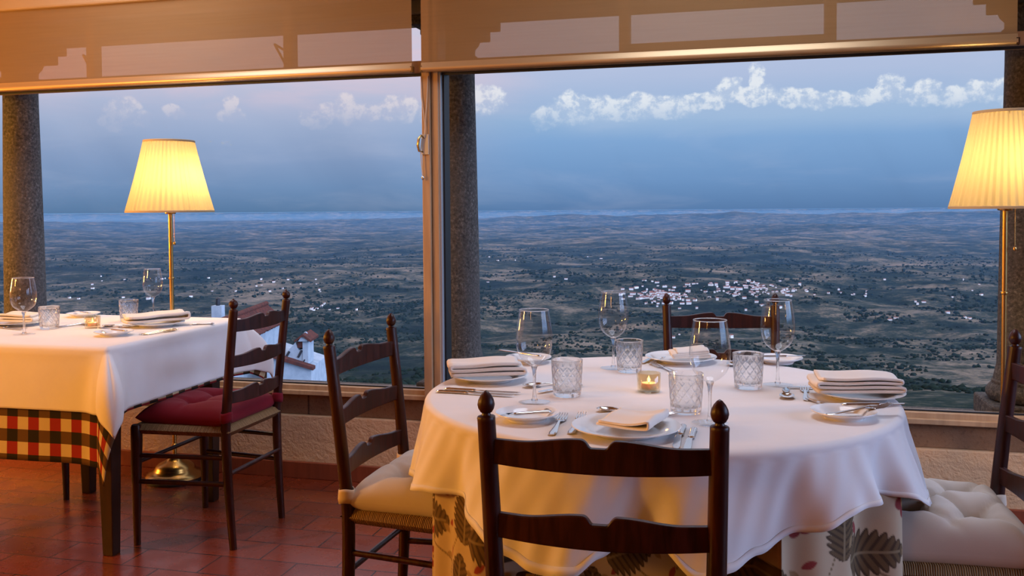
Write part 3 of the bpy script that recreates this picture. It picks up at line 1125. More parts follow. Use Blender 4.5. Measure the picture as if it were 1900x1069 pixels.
def tumbler(loc, label, h=.094, rt_=.0415, rb=.0355, rot=0.):
    g = empty('tumbler', loc, rot, label, 'tumbler', 'cut glass tumblers')
    nseg, nz2 = 168, 52
    z = np.linspace(.0, h, nz2)

    def rf(r, zz_, a, k):
        if k >= nz2 or zz_ < .010 or zz_ > h * .84: return r
        A = abs(math.sin(6 * a + zz_ * 118)); B_ = abs(math.sin(6 * a - zz_ * 118))
        gq = max(0, 1 - A / .34) + max(0, 1 - B_ / .34)
        e = min(1, (zz_ - .010) / .006, (h * .84 - zz_) / .006)
        return r - .0021 * min(1, gq) * e
    prof = []
    for zz_ in z:
        u_ = zz_ / h
        r = rb + (rt_ - rb) * (u_ ** .8)
        if zz_ < .004: r -= .002 * (1 - zz_ / .004)
        prof.append((r, zz_))
    prof = [(0, 0.0)] + prof
    ins = [(rt_ - .0010, h + .0006), (rt_ - .0022, h)]
    for u_ in np.linspace(.97, .2, 10): ins.append((rb + (rt_ - rb) * (u_ ** .8) - .0030, h * u_))
    ins += [(rb - .006, .0145), (rb - .012, .0125), (0, .012)]

    def rf2(r, zz_, a, k):
        return rf(r, zz_, a, k) if 1 <= k <= nz2 else r
    b = MB().lathe(prof + ins, nseg, rfun=rf2)
    b.build('body', M['crystal'], g, angle=50)
    return g


def plate(loc, label, r=.112, group='dinner plates', rz=0., emblem=False):
    g = empty('plate', loc, rz, label, 'plate', group)
    k = r / .112
    prof = [(0, .0015), (.062 * k, .0012), (.064 * k, 0), (.067 * k, 0), (.069 * k, .003), (.078 * k, .0085), (.111 * k, .0165), (r, .0178), (.111 * k, .0192), (.098 * k, .0172), (.078 * k, .0122), (.069 * k, .0065), (.064 * k, .0052), (0, .0050)]
    b = MB().lathe(prof, 72); b.build('dish', M['porcelain'], g, angle=60)
    if emblem:
        e = MB(); a0 = R(80)
        zz_ = .0156
        rc = r * .87
        for (dx, dy, w2, h2) in ((-.0055, 0, .0022, .006), (-.0015, 0, .0016, .0075), (.0025, 0, .0018, .0065), (.006, .001, .0012, .005), (0, -.0062, .0075, .0012)):
            x_, y_ = dx, rc + dy
            e.box(x_ - w2, x_ + w2, y_ - h2 / 2, y_ + h2 / 2, zz_ + dy * .15 + .0004, zz_ + dy * .15 + .0012)
        o_ = e.build('emblem', M['emblem_ink'], g, smooth=False)
        o_.rotation_euler = (0, 0, R(-38)); o_['label'] = 'small dark printed emblem on the plate rim'
    return g


def folded_napkin(loc, rz, w, d, layers, th, label, seed=1, skew=0., lift=0., curl=.0):
    """zig-zag folded cloth lying flat"""
    rr = random.Random(seed)
    n_y = 26
    line = []
    gap = th / layers
    for L in range(layers):
        z = gap * (L + .5)
        ins = .006 * rr.random() + .004 * L
        xs = np.linspace(-w / 2 + ins, w / 2 - ins * .6, 20)
        if L % 2: xs = xs[::-1]
        line += [(x, z) for x in xs]
        if L < layers - 1:
            xe = xs[-1]; s_ = 1 if L % 2 == 0 else -1
            for a in (-50, -15, 15, 50):
                line.append((xe + s_ * gap * .5 * math.cos(R(a)) + s_ * .001, z + gap * .5 + gap * .5 * math.sin(R(a))))
    m_ = len(line)
    vs = []; ph = [rr.uniform(0, 6) for _ in range(5)]
    for j in range(n_y + 1):
        v = j / n_y - .5
        for (x, z) in line:
            k = z / th
            y = v * d * (1 - .05 * k) + skew * x * 1.0 + .003 * math.sin(x * 40 + ph[0]) * k
            zz_ = z + k * (.0035 * math.sin(v * 7 + ph[1] + x * 9) + .0022 * math.sin(x * 38 + ph[2])) + lift * k * (abs(2 * v) ** 2.5) + curl * k * max(0, (x / w * 2)) ** 2
            vs.append((x, y, max(.0012, zz_)))
    fs = [(j * m_ + i, j * m_ + i + 1, (j + 1) * m_ + i + 1, (j + 1) * m_ + i) for j in range(n_y) for i in range(m_ - 1)]
    b = MB(); b.add(vs, fs)
    o = b.build('napkin', M['napkin_cloth'], angle=180, solid=gap * .80)
    o.location = loc; o.rotation_euler = (0, 0, rz)
    tag(o, label, 'napkin', 'folded napkins')
    return o


def sweep_flat(path, n=10):
    """flat metal bar: list of (y, halfwidth, z, thickness)"""
    b = MB(); vs = []; fs = []
    for (y, w2, z, t2) in path:
        for k in range(n):
            a = 2 * PI * k / n
            vs.append((w2 * math.cos(a), y, z + t2 * math.sin(a)))
    m_ = len(path)
    for j in range(m_ - 1):
        for k in range(n): fs.append((j * n + k, j * n + (k + 1) % n, (j + 1) * n + (k + 1) % n, (j + 1) * n + k))
    fs += [tuple(range(n)), tuple((m_ - 1) * n + k for k in range(n))]
    b.add(vs, fs)
    return b


def orient(a, c, L):
    """place an item of length L along +Y so that it runs from a (handle end) toward c"""
    ang = math.atan2(c[1] - a[1], c[0] - a[0]) - PI / 2
    return ((a[0] + c[0]) / 2, (a[1] + c[1]) / 2), ang


def fork(a, c, label, L=.195, z=TZ, flip=False, name='fork', group='forks', tilt=0.):
    (x, y), ang = orient(a, c, L)
    h = L / 2
    b = sweep_flat([(-h, .004, .003, .0012), (-h + .004, .0085, .0028, .0014), (-h + .03, .0085, .003, .0014), (-h + .07, .0052, .005, .0016), (-h + .11, .0030, .008, .0018), (h - .075, .0030, .0065, .0016), (h - .062, .006, .0045, .0014), (h - .052, .0108, .0034, .0012), (h - .046, .0115, .0034, .0012)], 10)
    for k in range(4):
        xo = -.0094 + k * .00627
        b.tube([(xo, h - .048, .0034), (xo * .98, h - .025, .0038), (xo * .94, h - .006, .0075), (xo * .93, h, .0095)], [.0019, .0018, .0014, .0008], 6)
    o = b.build(name, M['steel'], angle=60)
    o.location = (x, y, z); o.rotation_euler = (tilt, 0, ang)
    if flip: o.rotation_euler = (tilt, PI, ang); o.location.z = z + .0105
    tag(o, label, 'fork', group)
    return o


def spoon(a, c, label, L=.18, z=TZ, group='spoons', face_down=False):
    (x, y), ang = orient(a, c, L)
    h = L / 2
    b = sweep_flat([(-h, .004, .003, .0012), (-h + .004, .0085, .0028, .0014), (-h + .03, .0085, .003, .0014), (-h + .07, .0048, .006, .0016), (h - .062, .0030, .0085, .0017), (h - .052, .0040, .0085, .0015)], 10)
    vs = []; fs = []
    n1, n2 = 16, 12
    for j in range(n1 + 1):
        u_ = j / n1; yy = h - .054 + .054 * u_
        w2 = .0185 * math.sqrt(max(0, 1 - ((u_ - .54) / .54) ** 2)) if u_ > .03 else .003
        for i in range(n2 + 1):
            q = -1 + 2 * i / n2
            dep = .0075 * (1 - q * q) * math.sin(PI * u_) ** .7
            vs.append((w2 * q, yy, .0090 - dep - .001 * u_))
    for j in range(n1):
        for i in range(n2):
            k = j * (n2 + 1) + i; fs.append((k, k + 1, k + n2 + 2, k + n2 + 1))
    b.add(vs, fs)
    o = b.build('spoon', M['steel'], angle=70, solid=.0009)
    o.location = (x, y, z); o.rotation_euler = (0, 0, ang)
    if face_down: o.rotation_euler = (0, PI, ang); o.location.z = z + .0105
    tag(o, label, 'spoon', group)
    return o


def knife(a, c, label, L=.215, z=TZ, tilt=0., group='knives', roll=0.):
    (x, y), ang = orient(a, c, L)
    h = L / 2
    r = empty('knife', (x, y, z), ang, label, 'knife', group)
    r.rotation_euler = (tilt, roll, ang)
    b = sweep_flat([(-h, .004, .0045, .002), (-h + .004, .0075, .0045, .0034), (-h + .012, .0082, .0045, .0038), (-h + .018, .0068, .0045, .0034), (-h + .07, .0062, .0045, .0036), (-h + .084, .0070, .0045, .0038), (-h + .09, .0046, .0045, .003)], 12)
    b.build('handle', M['steel'], r, angle=60)
    vs = [(-.0032, -h + .088, .0042), (.0040, -h + .088, .0042), (.0085, -h + .105, .0042), (.0090, h - .03, .0042), (.0050, h - .006, .0042), (-.0045, h, .0042), (-.0070, h - .02, .0042)]
    vs2 = [(x_, y_, .0058) for (x_, y_, _) in vs]; n = len(vs)
    b = MB(); b.add(vs + vs2, [tuple(range(n))[::-1], tuple(range(n, 2 * n))] + [(k, (k + 1) % n, n + (k + 1) % n, n + k) for k in range(n)])
    b.build('blade', M['steel'], r, smooth=False, bevel=.0005)
    return r


def votive(loc, label, wick_glow=True):
    g = empty('candle_holder', loc, 0, label, 'candle holder', 'glass candle holders')
    r0, h = .0305, .050
    prof = [(0, 0), (r0 - .003, 0), (r0 - .001, .002), (r0, .010), (r0 + .001, h), (r0 - .0002, h + .0008), (r0 - .0016, h), (r0 - .0026, .012), (r0 - .005, .0085), (0, .008)]
    b = MB().lathe(prof, 48); b.build('cup', M['votive_glass'], g, angle=60)
    t_ = empty('tealight', (loc[0], loc[1], loc[2] + .0088), 0, 'lit ' + ('tealight in the cup on the round table' if 'round' in label else 'tealight in the cup on the left table'), 'candle', 'lit tealights')
    b = MB().lathe([(0, 0), (.019, 0), (.0195, .001), (.0195, .014), (.0185, .0148), (.017, .0132), (0, .0128)], 32); b.build('wax', M['wax'], t_, angle=60)
    b = MB().tube([(0, 0, .012), (.0004, 0, .018)], .0008, 6); b.build('wick', M['wick'], t_)
    b = MB().lathe([(0, .0155), (.0022, .0175), (.0030, .0205), (.0022, .026), (.0008, .0315), (0, .034)], 14); b.build('flame', M['flame'], t_, angle=180)
    li = bpy.data.lights.new('tealight_glow', 'POINT'); li.energy = .10; li.color = (1, .55, .2); li.shadow_soft_size = .006
    lo = bpy.data.objects.new('tealight_glow', li); COL.objects.link(lo); lo.location = (loc[0], loc[1], loc[2] + .048)
    return g


K = .9505


def P(x, y, dz=0.): return (x * K, y * K, TZ + dz)


wine_glass(P(-.550, 2.363), 'wine glass on the round table beside the folded napkin at left')
wine_glass(P(-.422, 2.930), 'wine glass farthest left at the window side of the round table')
wine_glass(P(.078, 2.749), 'wine glass at right on the round table, in front of the far chair post')
wine_glass(P(-.091, 2.225), 'nearest wine glass on the round table, behind the near chair finial')
wine_glass(P(-2.946, 3.229), 'wine glass on the left table in front of the stone column', .226, .0490)
wine_glass(P(-2.835, 3.940), 'wine glass on the left table beside the lamp pole', .220, .0455)
tumbler(P(-.484, 2.473), 'cut tumbler right of the left wine glass on the round table', rot=.2)
tumbler(P(-.365, 2.881), 'cut tumbler beside the back wine glass on the round table', rot=.5)
tumbler(P(-.004, 2.689), 'cut tumbler at the right wine glass on the round table', rot=.9)
tumbler(P(-.154, 2.331), 'cut tumbler beside the nearest wine glass, right of the candle', rot=.1)
tumbler(P(-2.972, 3.403), 'cut tumbler on the left table near the candle, beside a wine glass', rot=.4)
tumbler(P(-2.820, 3.736), 'cut tumbler on the left table behind the folded napkin', rot=.7)
votive(P(-.272, 2.574), 'small glass candle cup glowing at the middle of the round table')
votive(P(-2.808, 3.474), 'small amber candle cup glowing on the left table')

# --- place settings, round table
plate(P(-.755, 2.648), 'white plate under the napkin at the left of the round table')
folded_napkin(P(-.765, 2.640, .0195), R(22), .205, .115, 3, .034, 'thick folded napkin on the plate at the left of the round table', 3, .0, .004)
plate(P(-.222, 3.105), 'white plate under the napkin at the window side of the round table')
folded_napkin(P(-.195, 3.095, .0195), R(12), .115, .10, 4, .026, 'small folded napkin on the far plate, behind the nearest wine glass', 4, .15, .0)
plate(P(.283, 2.612), 'white plate under the napkin at the right of the round table')
folded_napkin(P(.272, 2.618, .0195), R(8), .215, .125, 4, .036, 'layered folded napkin on the plate at the right of the round table', 5, .10, .003)
plate(P(-.272, 2.085), 'white plate just behind the near chair slat on the round table', .118)
nk = folded_napkin(P(-.262, 2.105, .0195), R(-12), .13, .145, 2, .012, 'loosely folded napkin on the nearest plate of the round table', 6, -.25, .004, .018)
plate(P(-.522, 2.163), 'small side plate with an emblem on its rim, beside the near chair finial', .0735, 'side plates', 0, True)
plate(P(-.715, 2.985), 'small side plate at the far left of the round table', .0735, 'side plates')
plate(P(.092, 3.145), 'small side plate at the far right of the round table', .0735, 'side plates')
plate(P(.220, 2.350), 'small side plate holding a fork and knife at the right of the round table', .0735, 'side plates')

knife(P(-.835, 2.432)[:2], P(-.633, 2.419)[:2], 'nearer of two knives in front of the left plate, round table')
knife(P(-.842, 2.472)[:2], P(-.605, 2.455)[:2], 'farther of two knives in front of the left plate, round table')
spoon(P(-.500, 2.655)[:2], P(-.628, 2.545)[:2], 'dessert spoon behind the left wine glass, round table', .15)
knife(P(-.475, 2.60)[:2], P(-.560, 2.485)[:2], 'small knife tip showing left of the left tumbler', .16)
knife(P(-.660, 2.965)[:2], P(-.835, 3.035)[:2], 'butter knife overhanging the far left side plate', .165, TZ + .022, R(2))
knife(P(-.300, 3.235)[:2], P(-.338, 3.030)[:2], 'left knife of the pair beside the far plate')
knife(P(-.262, 3.245)[:2], P(-.318, 2.985)[:2], 'right knife of the pair beside the far plate')
fork(P(-.235, 2.905)[:2], P(-.292, 2.995)[:2], 'small fork lying before the far plate', .15)
spoon(P(-.045, 3.18)[:2], P(-.055, 3.03)[:2], 'spoon upright behind the right tumbler on the round table', .15)
knife(P(.040, 3.11)[:2], P(.165, 3.14)[:2], 'butter knife across the far right side plate', .15, TZ + .020)
fork(P(-.432, 2.03)[:2], P(-.441, 2.205)[:2], 'left fork of the pair beside the nearest plate', .185)
fork(P(-.392, 2.05)[:2], P(-.399, 2.228)[:2], 'right fork of the pair beside the nearest plate', .185)
spoon(P(-.205, 2.255)[:2], P(-.365, 2.298)[:2], 'dessert spoon lying above the nearest plate, bowl to the left', .17)
fork(P(-.345, 2.24)[:2], P(-.172, 2.285)[:2], 'dessert fork lying above the nearest plate, tines to the right', .17)
knife(P(-.150, 2.160)[:2], P(-.150, 1.96)[:2], 'left knife of the pair right of the nearest plate')
knife(P(-.124, 2.130)[:2], P(-.126, 1.94)[:2], 'right knife of the pair right of the nearest plate')
knife(P(-.470, 2.180)[:2], P(-.575, 2.115)[:2], 'butter knife across the side plate with the emblem', .125, TZ + .014)
fork(P(.146, 2.52)[:2], P(.148, 2.72)[:2], 'fork with tines toward the window, left of the right napkin', .17)
spoon(P(.098, 2.70)[:2], P(.096, 2.530)[:2], 'spoon pointing at the viewer beside the right wine glass', .15)
knife(P(.30, 2.715)[:2], P(.112, 2.700)[:2], 'knife reaching under the right napkin, tip to the left', .20)
knife(P(.215, 2.43)[:2], P(.150, 2.545)[:2], 'small knife between the fork and the right side plate', .14)
fork(P(.180, 2.325)[:2], P(.335, 2.400)[:2], 'fork laid across the right side plate', .165, TZ + .0150, tilt=R(4))
knife(P(.215, 2.385)[:2], P(.375, 2.425)[:2], 'knife resting at the back rim of the right side plate', .15, TZ + .020)

# --- place settings, left table
plate(P(-2.563, 3.590), 'white plate under the open folded napkin on the left table')
folded_napkin(P(-2.572, 3.583, .0195), R(48), .245, .13, 2, .026, 'wide napkin with turned-up edges on the left table plate', 8, .0, .012, .012)
plate(P(-2.545, 3.275), 'small side plate near the front corner of the left table', .0735, 'side plates')
plate(P(-3.155, 3.840), 'small side plate at the window side of the left table', .0735, 'side plates')
plate(P(-3.215, 3.490), 'white plate behind the front wine glass of the left table')
folded_napkin(P(-3.195, 3.490, .0195), R(8), .16, .12, 3, .034, 'stacked folded napkin behind the front wine glass of the left table', 9, .0, .002)
knife(P(-2.36, 3.69)[:2], P(-2.50, 3.60)[:2], 'knife beside the wide napkin on the left table', .19)
fork(P(-2.45, 3.33)[:2], P(-2.40, 3.46)[:2], 'left fork of the pair right of the front side plate, left table', .16)
fork(P(-2.425, 3.315)[:2], P(-2.375, 3.44)[:2], 'right fork of the pair right of the front side plate, left table', .16)
knife(P(-2.45, 3.245)[:2], P(-2.63, 3.29)[:2], 'butter knife across the front side plate of the left table', .15, TZ + .020)
spoon(P(-2.64, 3.56)[:2], P(-2.775, 3.515)[:2], 'dessert spoon between the candle and the wide napkin, left table', .16)
fork(P(-2.765, 3.47)[:2], P(-2.64, 3.50)[:2], 'dessert fork beside the spoon on the left table', .16)
knife(P(-3.30, 3.40)[:2], P(-3.03, 3.335)[:2], 'nearer knife of the pair at the left end, left table')
knife(P(-3.30, 3.43)[:2], P(-3.05, 3.37)[:2], 'farther knife of the pair at the left end, left table')
spoon(P(-2.99, 3.47)[:2], P(-2.89, 3.56)[:2], 'dessert spoon between the front tumbler and the candle', .16)
fork(P(-2.97, 3.44)[:2], P(-2.93, 3.62)[:2], 'dessert fork behind the front tumbler of the left table', .16)
knife(P(-3.10, 3.80)[:2], P(-3.20, 3.85)[:2], 'butter knife across the window-side plate of the left table', .15, TZ + .020)


# ------------------------------------------------------------------ floor lamps
def floor_lamp(x, y, z0, z1, rb, rt_, label, energy, chain_dx):
    r = empty('floor_lamp', (x, y, 0), 0, label, 'floor lamp', 'brass floor lamps')
    b = MB().lathe([(0, 0), (.128, 0), (.130, .006), (.128, .014)], 64); b.build('foot_ring', M['black_rubber'], r)
    b = MB().lathe([(.128, .014), (.134, .022), (.128, .032), (.112, .040), (.098, .046), (.092, .058), (.086, .070), (.070, .082), (.045, .094), (.028, .106), (.024, .118), (.020, .122), (0, .122)], 64)
    b.build('base', M['brass'], r, angle=60)
    b = MB().tube([(0, 0, .12), (0, 0, z0 + .05)], .0098, 20); b.build('pole', M['brass'], r)
    b = MB().lathe([(.0098, .952), (.013, .954), (.0135, .958), (.013, .962), (.0098, .964)], 20); b.lathe([(.0098, .15), (.016, .155), (.016, .17), (.0098, .175)], 20); b.build('pole_ring', M['brass'], r)
    b = MB().lathe([(.0098, z0 - .012), (.024, z0 - .010), (.026, z0 - .002), (.024, z0 + .004), (.014, z0 + .01), (.014, z0 + .07), (0, z0 + .07)], 24); b.build('socket', M['brass'], r)
    # pleated shade
    n = 432
    rows = []
    tt = np.linspace(0, 1, 12)
    a = np.linspace(0, 2 * PI, n, endpoint=False)
    pl = (np.abs(((a * 46 / (2 * PI)) % 1) - .5) * 2)
    jit = np.interp(a, np.linspace(0, 2 * PI, 55), nrng.uniform(.6, 1.3, 55))
    for u_ in tt:
        rr_ = rb + (rt_ - rb) * u_
        amp = .0075 * rr_ / rb * jit
        rad = rr_ + amp * (pl - .5) - .0030 * math.sin(PI * u_)
        rows.append(np.stack([rad * np.cos(a), rad * np.sin(a), np.full(n, z0 + (z1 - z0) * u_)], -1))
    me = np_mesh('shade', np.concatenate(rows), grid_faces(n, 12, True), M['lamp_shade'])
    sh = finish('shade', me, r, angle=180, recalc=True)
    for (rr_, z, hh) in ((rb, z0, .010), (rt_, z1, .010)):
        sgn = 1 if z == z0 else -1
        b = MB().lathe([(rr_ + .003, z - .004), (rr_ + .0035, z + .004), (rr_ + .001, z + .006), (rr_ - .004, z + .004), (rr_ - .004, z - .004)], 96, closed=True)
        b.build('shade_trim', M['shade_trim'], sh)
    b = MB()
    for k in range(3):
        a_ = k * 2 * PI / 3 + .4
        b.tube([(.01 * math.cos(a_), .01 * math.sin(a_), z1 - .012), (rt_ * math.cos(a_), rt_ * math.sin(a_), z1 - .012)], .0018, 6)
    b.build('shade_spider', M['brass'], r)
    b = MB().tube([(.0, .0, z0 + .07), (0, 0, z1 - .012)], .0022, 6); b.build('harp', M['brass'], r)
    # pull chain
    b = MB()
    for k in range(26):
        z = z0 - .005 - k * .0052
        b.lathe([(0, -.0022), (.0018, -.0012), (.0022, 0), (.0018, .0012), (0, .0022)], 8, (chain_dx, -.012, z))
    b.lathe([(0, -.009), (.005, -.007), (.0068, 0), (.005, .006), (.0015, .008), (0, .009)], 16, (chain_dx, -.012, z0 - .148))
    b.build('pull_chain', M['brass'], r)
    li = bpy.data.lights.new('lamp_bulb', 'POINT'); li.energy = energy; li.color = (1, .70, .36); li.shadow_soft_size = .03
    lo = bpy.data.objects.new('lamp_bulb', li); COL.objects.link(lo); lo.location = (x + .03, y, z0 + .14)
    return r


floor_lamp(-2.640, 3.812, 1.272, 1.600, .196, .113, 'brass floor lamp with pleated shade behind the left table', 10, .028)
floor_lamp(.888, 3.66, 1.266, 1.606, .183, .106, 'brass floor lamp with pleated shade at the right edge', 9, .030)

# ------------------------------------------------------------------ landscape
_perm = nrng.permutation(512)


def vnoise(x, y):
    xi = np.floor(x).astype(int); yi = np.floor(y).astype(int)
    fx = x - xi; fy = y - yi
    fx = fx * fx * (3 - 2 * fx); fy = fy * fy * (3 - 2 * fy)
    h = lambda a, b_: _perm[(_perm[a % 512] + b_) % 512] / 511.
    return (h(xi, yi) * (1 - fx) + h(xi + 1, yi) * fx) * (1 - fy) + (h(xi, yi + 1) * (1 - fx) + h(xi + 1, yi + 1) * fx) * fy


def fbm(x, y, o=4):
    s_ = 0; a = .5; t_ = 0
    for k in range(o):
        s_ = s_ + a * vnoise(x + 17.3 * k, y - 9.1 * k); t_ += a; x = x * 2.03; y = y * 2.03; a *= .5
    return s_ / t_


def ground(x, y):
    x = np.asarray(x, float); y = np.asarray(y, float)
    r = np.hypot(x, y)
    s_ = 16 + .172 * r
    z = -(s_ * 335 / (s_ ** 4 + 335 ** 4) ** .25)
    az = np.arctan2(x, y)
    z = z + (fbm(x / 240 + 3, y / 240) - .5) * np.clip(r * .065, 0, 46)
    z = z + (fbm(x / 1500 + 8, y / 1500) - .5) * np.clip((r - 600) * .03, 0, 90)
    z = z + 42 * np.exp(-((x + 80) / 900) ** 2 - ((y - 3700) / 700) ** 2)
    # far hills
    ridge = np.exp(-((r - 23000) / 2600) ** 2) * (70 + 260 * fbm(az * 16 + 4, r / 9000, 5) * np.clip(.62 + 1.6 * (az + .25), .35, 1.0))
    ridge2 = np.exp(-((r - 15000) / 1500) ** 2) * 130 * np.clip(fbm(az * 11 + 9, r / 9000, 4) * 2 - .75, 0, 1)
    z = z + ridge + ridge2
    z = z + np.clip((r - 44000) / 2000, 0, 1) * (np.maximum(-60 - z, 0))
    return z


m, t, o = material('countryside')
co = t.coord('Object')
n1 = t.noise(co, .0042, 5, .62, .4); n2 = t.noise(co, .021, 4, .65, .3); n3 = t.noise(co, .10, 3, .7); n0 = t.noise(co, .0009, 3, .5)
f = t.m('ADD', t.m('MULTIPLY', n1, .55), t.m('ADD', t.m('MULTIPLY', n2, .32), t.m('ADD', t.m('MULTIPLY', n3, .27), t.m('MULTIPLY', n0, .25))))
col = t.ramp(f, [(.56, (.0035, .0085, .0075, 1)), (.635, (.0085, .018, .013, 1)), (.685, (.022, .031, .021, 1)), (.725, (.065, .064, .046, 1)), (.785, (.16, .130, .092, 1)), (.88, (.26, .20, .145, 1))])
pbsdf(t, o, col, .95, spec=.05)
M['country'] = m
m, t, o = material('foliage')
n = t.noise(t.coord('Object'), .25, 3)
pbsdf(t, o, t.mix(n, (.006, .013, .009, 1), (.020, .030, .017, 1)), .95, spec=.05)
M['foliage'] = m

na, nr = 420, 420
azs = np.linspace(-1.25, .75, na)
rs = np.concatenate([np.geomspace(9, 3000, 300), np.geomspace(3030, 46000, 120)])
AZ, RS = np.meshgrid(azs, rs)
X, Y = RS * np.sin(AZ), RS * np.cos(AZ)
Z = ground(X, Y)
me = np_mesh('valley_ground', np.stack([X, Y, Z], -1).reshape(-1, 3), grid_faces(na, nr), M['country'])
o = finish('valley_ground', me, angle=180, recalc=False)
tag(o, 'wide scrubby valley plain of dark woods and pale fields running to far hills', 'landscape', kind='stuff')

# trees and scrub on the slopes
ph_ = (1 + 5 ** .5) / 2
ico = np.array([(-1, ph_, 0), (1, ph_, 0), (-1, -ph_, 0), (1, -ph_, 0), (0, -1, ph_), (0, 1, ph_), (0, -1, -ph_), (0, 1, -ph_), (ph_, 0, -1), (ph_, 0, 1), (-ph_, 0, -1), (-ph_, 0, 1)], float)
ico /= np.linalg.norm(ico[0])
icf = np.array([(0, 11, 5), (0, 5, 1), (0, 1, 7), (0, 7, 10), (0, 10, 11), (1, 5, 9), (5, 11, 4), (11, 10, 2), (10, 7, 6), (7, 1, 8), (3, 9, 4), (3, 4, 2), (3, 2, 6), (3, 6, 8), (3, 8, 9), (4, 9, 5), (2, 4, 11), (6, 2, 10), (8, 6, 7), (9, 8, 1)])


def scatter(n, r0, r1, pw, smin, smax, thr):
    out = []
    a = nrng.uniform(-1.0, .5, n * 3); q = nrng.uniform(0, 1, n * 3)
    r = (r0 ** pw + (r1 ** pw - r0 ** pw) * q) ** (1 / pw)
    x, y = r * np.sin(a), r * np.cos(a)
    d = fbm(x / 170 + 30, y / 170 + 5, 3) + .25 * (fbm(x / 900 + 2, y / 900, 2) - .5)
    k = d > thr
    x, y = x[k][:n], y[k][:n]
    s_ = nrng.uniform(0, 1, len(x)) ** 2 * (smax - smin) + smin
    return x, y, ground(x, y), s_


VV = []; FF = []; base_i = 0
for (n, r0, r1, pw, s0, s1, thr) in ((3500, 200, 900, 1.0, .8, 2.6, .46), (14000, 700, 3400, .9, 1.5, 4.6, .50), (9000, 2500, 8000, .8, 2.5, 7.5, .52)):
    x, y, z, s_ = scatter(n, r0, r1, pw, s0, s1, thr)
    for blob in range(2):
        m_ = len(x)
        jit = nrng.normal(0, .16, (m_, 12, 3))
        sc = s_ * (1 if blob == 0 else .7)
        off = np.stack([nrng.normal(0, .8, m_) * s_ * blob, nrng.normal(0, .8, m_) * s_ * blob, np.zeros(m_)], -1)
        v = (ico[None] + jit) * sc[:, None, None] * np.array([1.15, 1.15, .85]) + np.stack([x, y, z + sc * .45], -1)[:, None, :] + off[:, None, :]
        VV.append(v.reshape(-1, 3)); FF.append((icf[None] + (np.arange(m_) * 12)[:, None, None] + base_i).reshape(-1, 3)); base_i += m_ * 12
me = np_mesh('woodland', np.concatenate(VV), np.concatenate(FF), M['foliage'])
o = finish('woodland', me, angle=180, recalc=False)
tag(o, 'dark green trees and scrub spread over the valley slopes', 'trees', kind='stuff')

# white village houses --------------------------------------------------
simple('whitewash', (.85, .84, .83, 1), .9, 0, .1)
simple('clay_roof', (.24, .095, .065, 1), .9, 0, .1)
simple('dark_opening', (.02, .022, .03, 1), .6)


def house_mesh(w, d, h, rise, name, n_win=3):
    b = MB()
    b.box(-w / 2, w / 2, -d / 2, d / 2, -6, h)
    b.add([(-w / 2, -d / 2, h), (-w / 2, d / 2, h), (-w / 2, 0, h + rise)], [(0, 1, 2)])
    b.add([(w / 2, -d / 2, h), (w / 2, d / 2, h), (w / 2, 0, h + rise)], [(0, 2, 1)])
    b.cur = 1
    e = .5
    for s_ in (-1, 1):
        vs = [(-w / 2 - e, s_ * (d / 2 + e), h - e * rise / (d / 2)), (w / 2 + e, s_ * (d / 2 + e), h - e * rise / (d / 2)), (w / 2 + e, 0, h + rise), (-w / 2 - e, 0, h + rise)]
        vs2 = [(x, y, z + .35) for (x, y, z) in vs]
        b.add(vs + vs2, [(0, 1, 2, 3), (4, 7, 6, 5), (0, 4, 5, 1), (1, 5, 6, 2), (2, 6, 7, 3), (3, 7, 4, 0)])
    b.cur = 2
    for k in range(n_win):
        x = -w / 2 + w * (k + .5) / n_win
        b.box(x - .6, x + .6, -d / 2 - .06, -d / 2, h * .45, h * .45 + 1.6)
    me = bpy.data.meshes.new(name); me.from_pydata(b.v, [], b.f)
    for k in ('whitewash', 'clay_roof', 'dark_opening'): me.materials.append(M[k])
    me.polygons.foreach_set('material_index', b.mi)
    bm = bmesh.new(); bm.from_mesh(me); bmesh.ops.recalc_face_normals(bm, faces=bm.faces); bm.to_mesh(me); bm.free()
    return me


protos = [house_mesh(*a, 'village_house') for a in ((11, 9, 6, 2.2), (16, 10, 7, 2.4), (9, 8, 8, 2.0), (22, 11, 7, 2.4), (13, 9, 5, 2.0))]
PSI = -.252


def place_house(px, py, label, group, big=1.0, name='village_house'):
    """angles as seen from the restaurant window -> bearing and range on the ground"""
    az = PSI + math.atan((px - 950) / 1715)
    dep = (py - (391 - .0068 * (px - 950))) / 1715 * math.cos(math.atan((px - 950) / 1715))
    lo, hi = 200., 20000.
    rs_ = np.geomspace(150, 16000, 500)
    zz_ = ground(rs_ * math.sin(az), rs_ * math.cos(az))
    ang = (1.27 - zz_) / rs_
    vis = np.where(ang <= dep)[0]
    if len(vis) == 0: return None
    r = rs_[vis[0]]
    x, y = r * math.sin(az), r * math.cos(az)
    o = bpy.data.objects.new(name, protos[rng.randrange(5)]); COL.objects.link(o)
    o.location = (x, y, float(ground(x, y))); o.rotation_euler = (0, 0, rng.choice([0, 0, .2, -.3, 1.4, 1.6, .7]))
    s_ = big * rng.uniform(.75, 1.15); o.scale = (s_, s_, s_)
    tag(o, label, 'house', group)
    return o


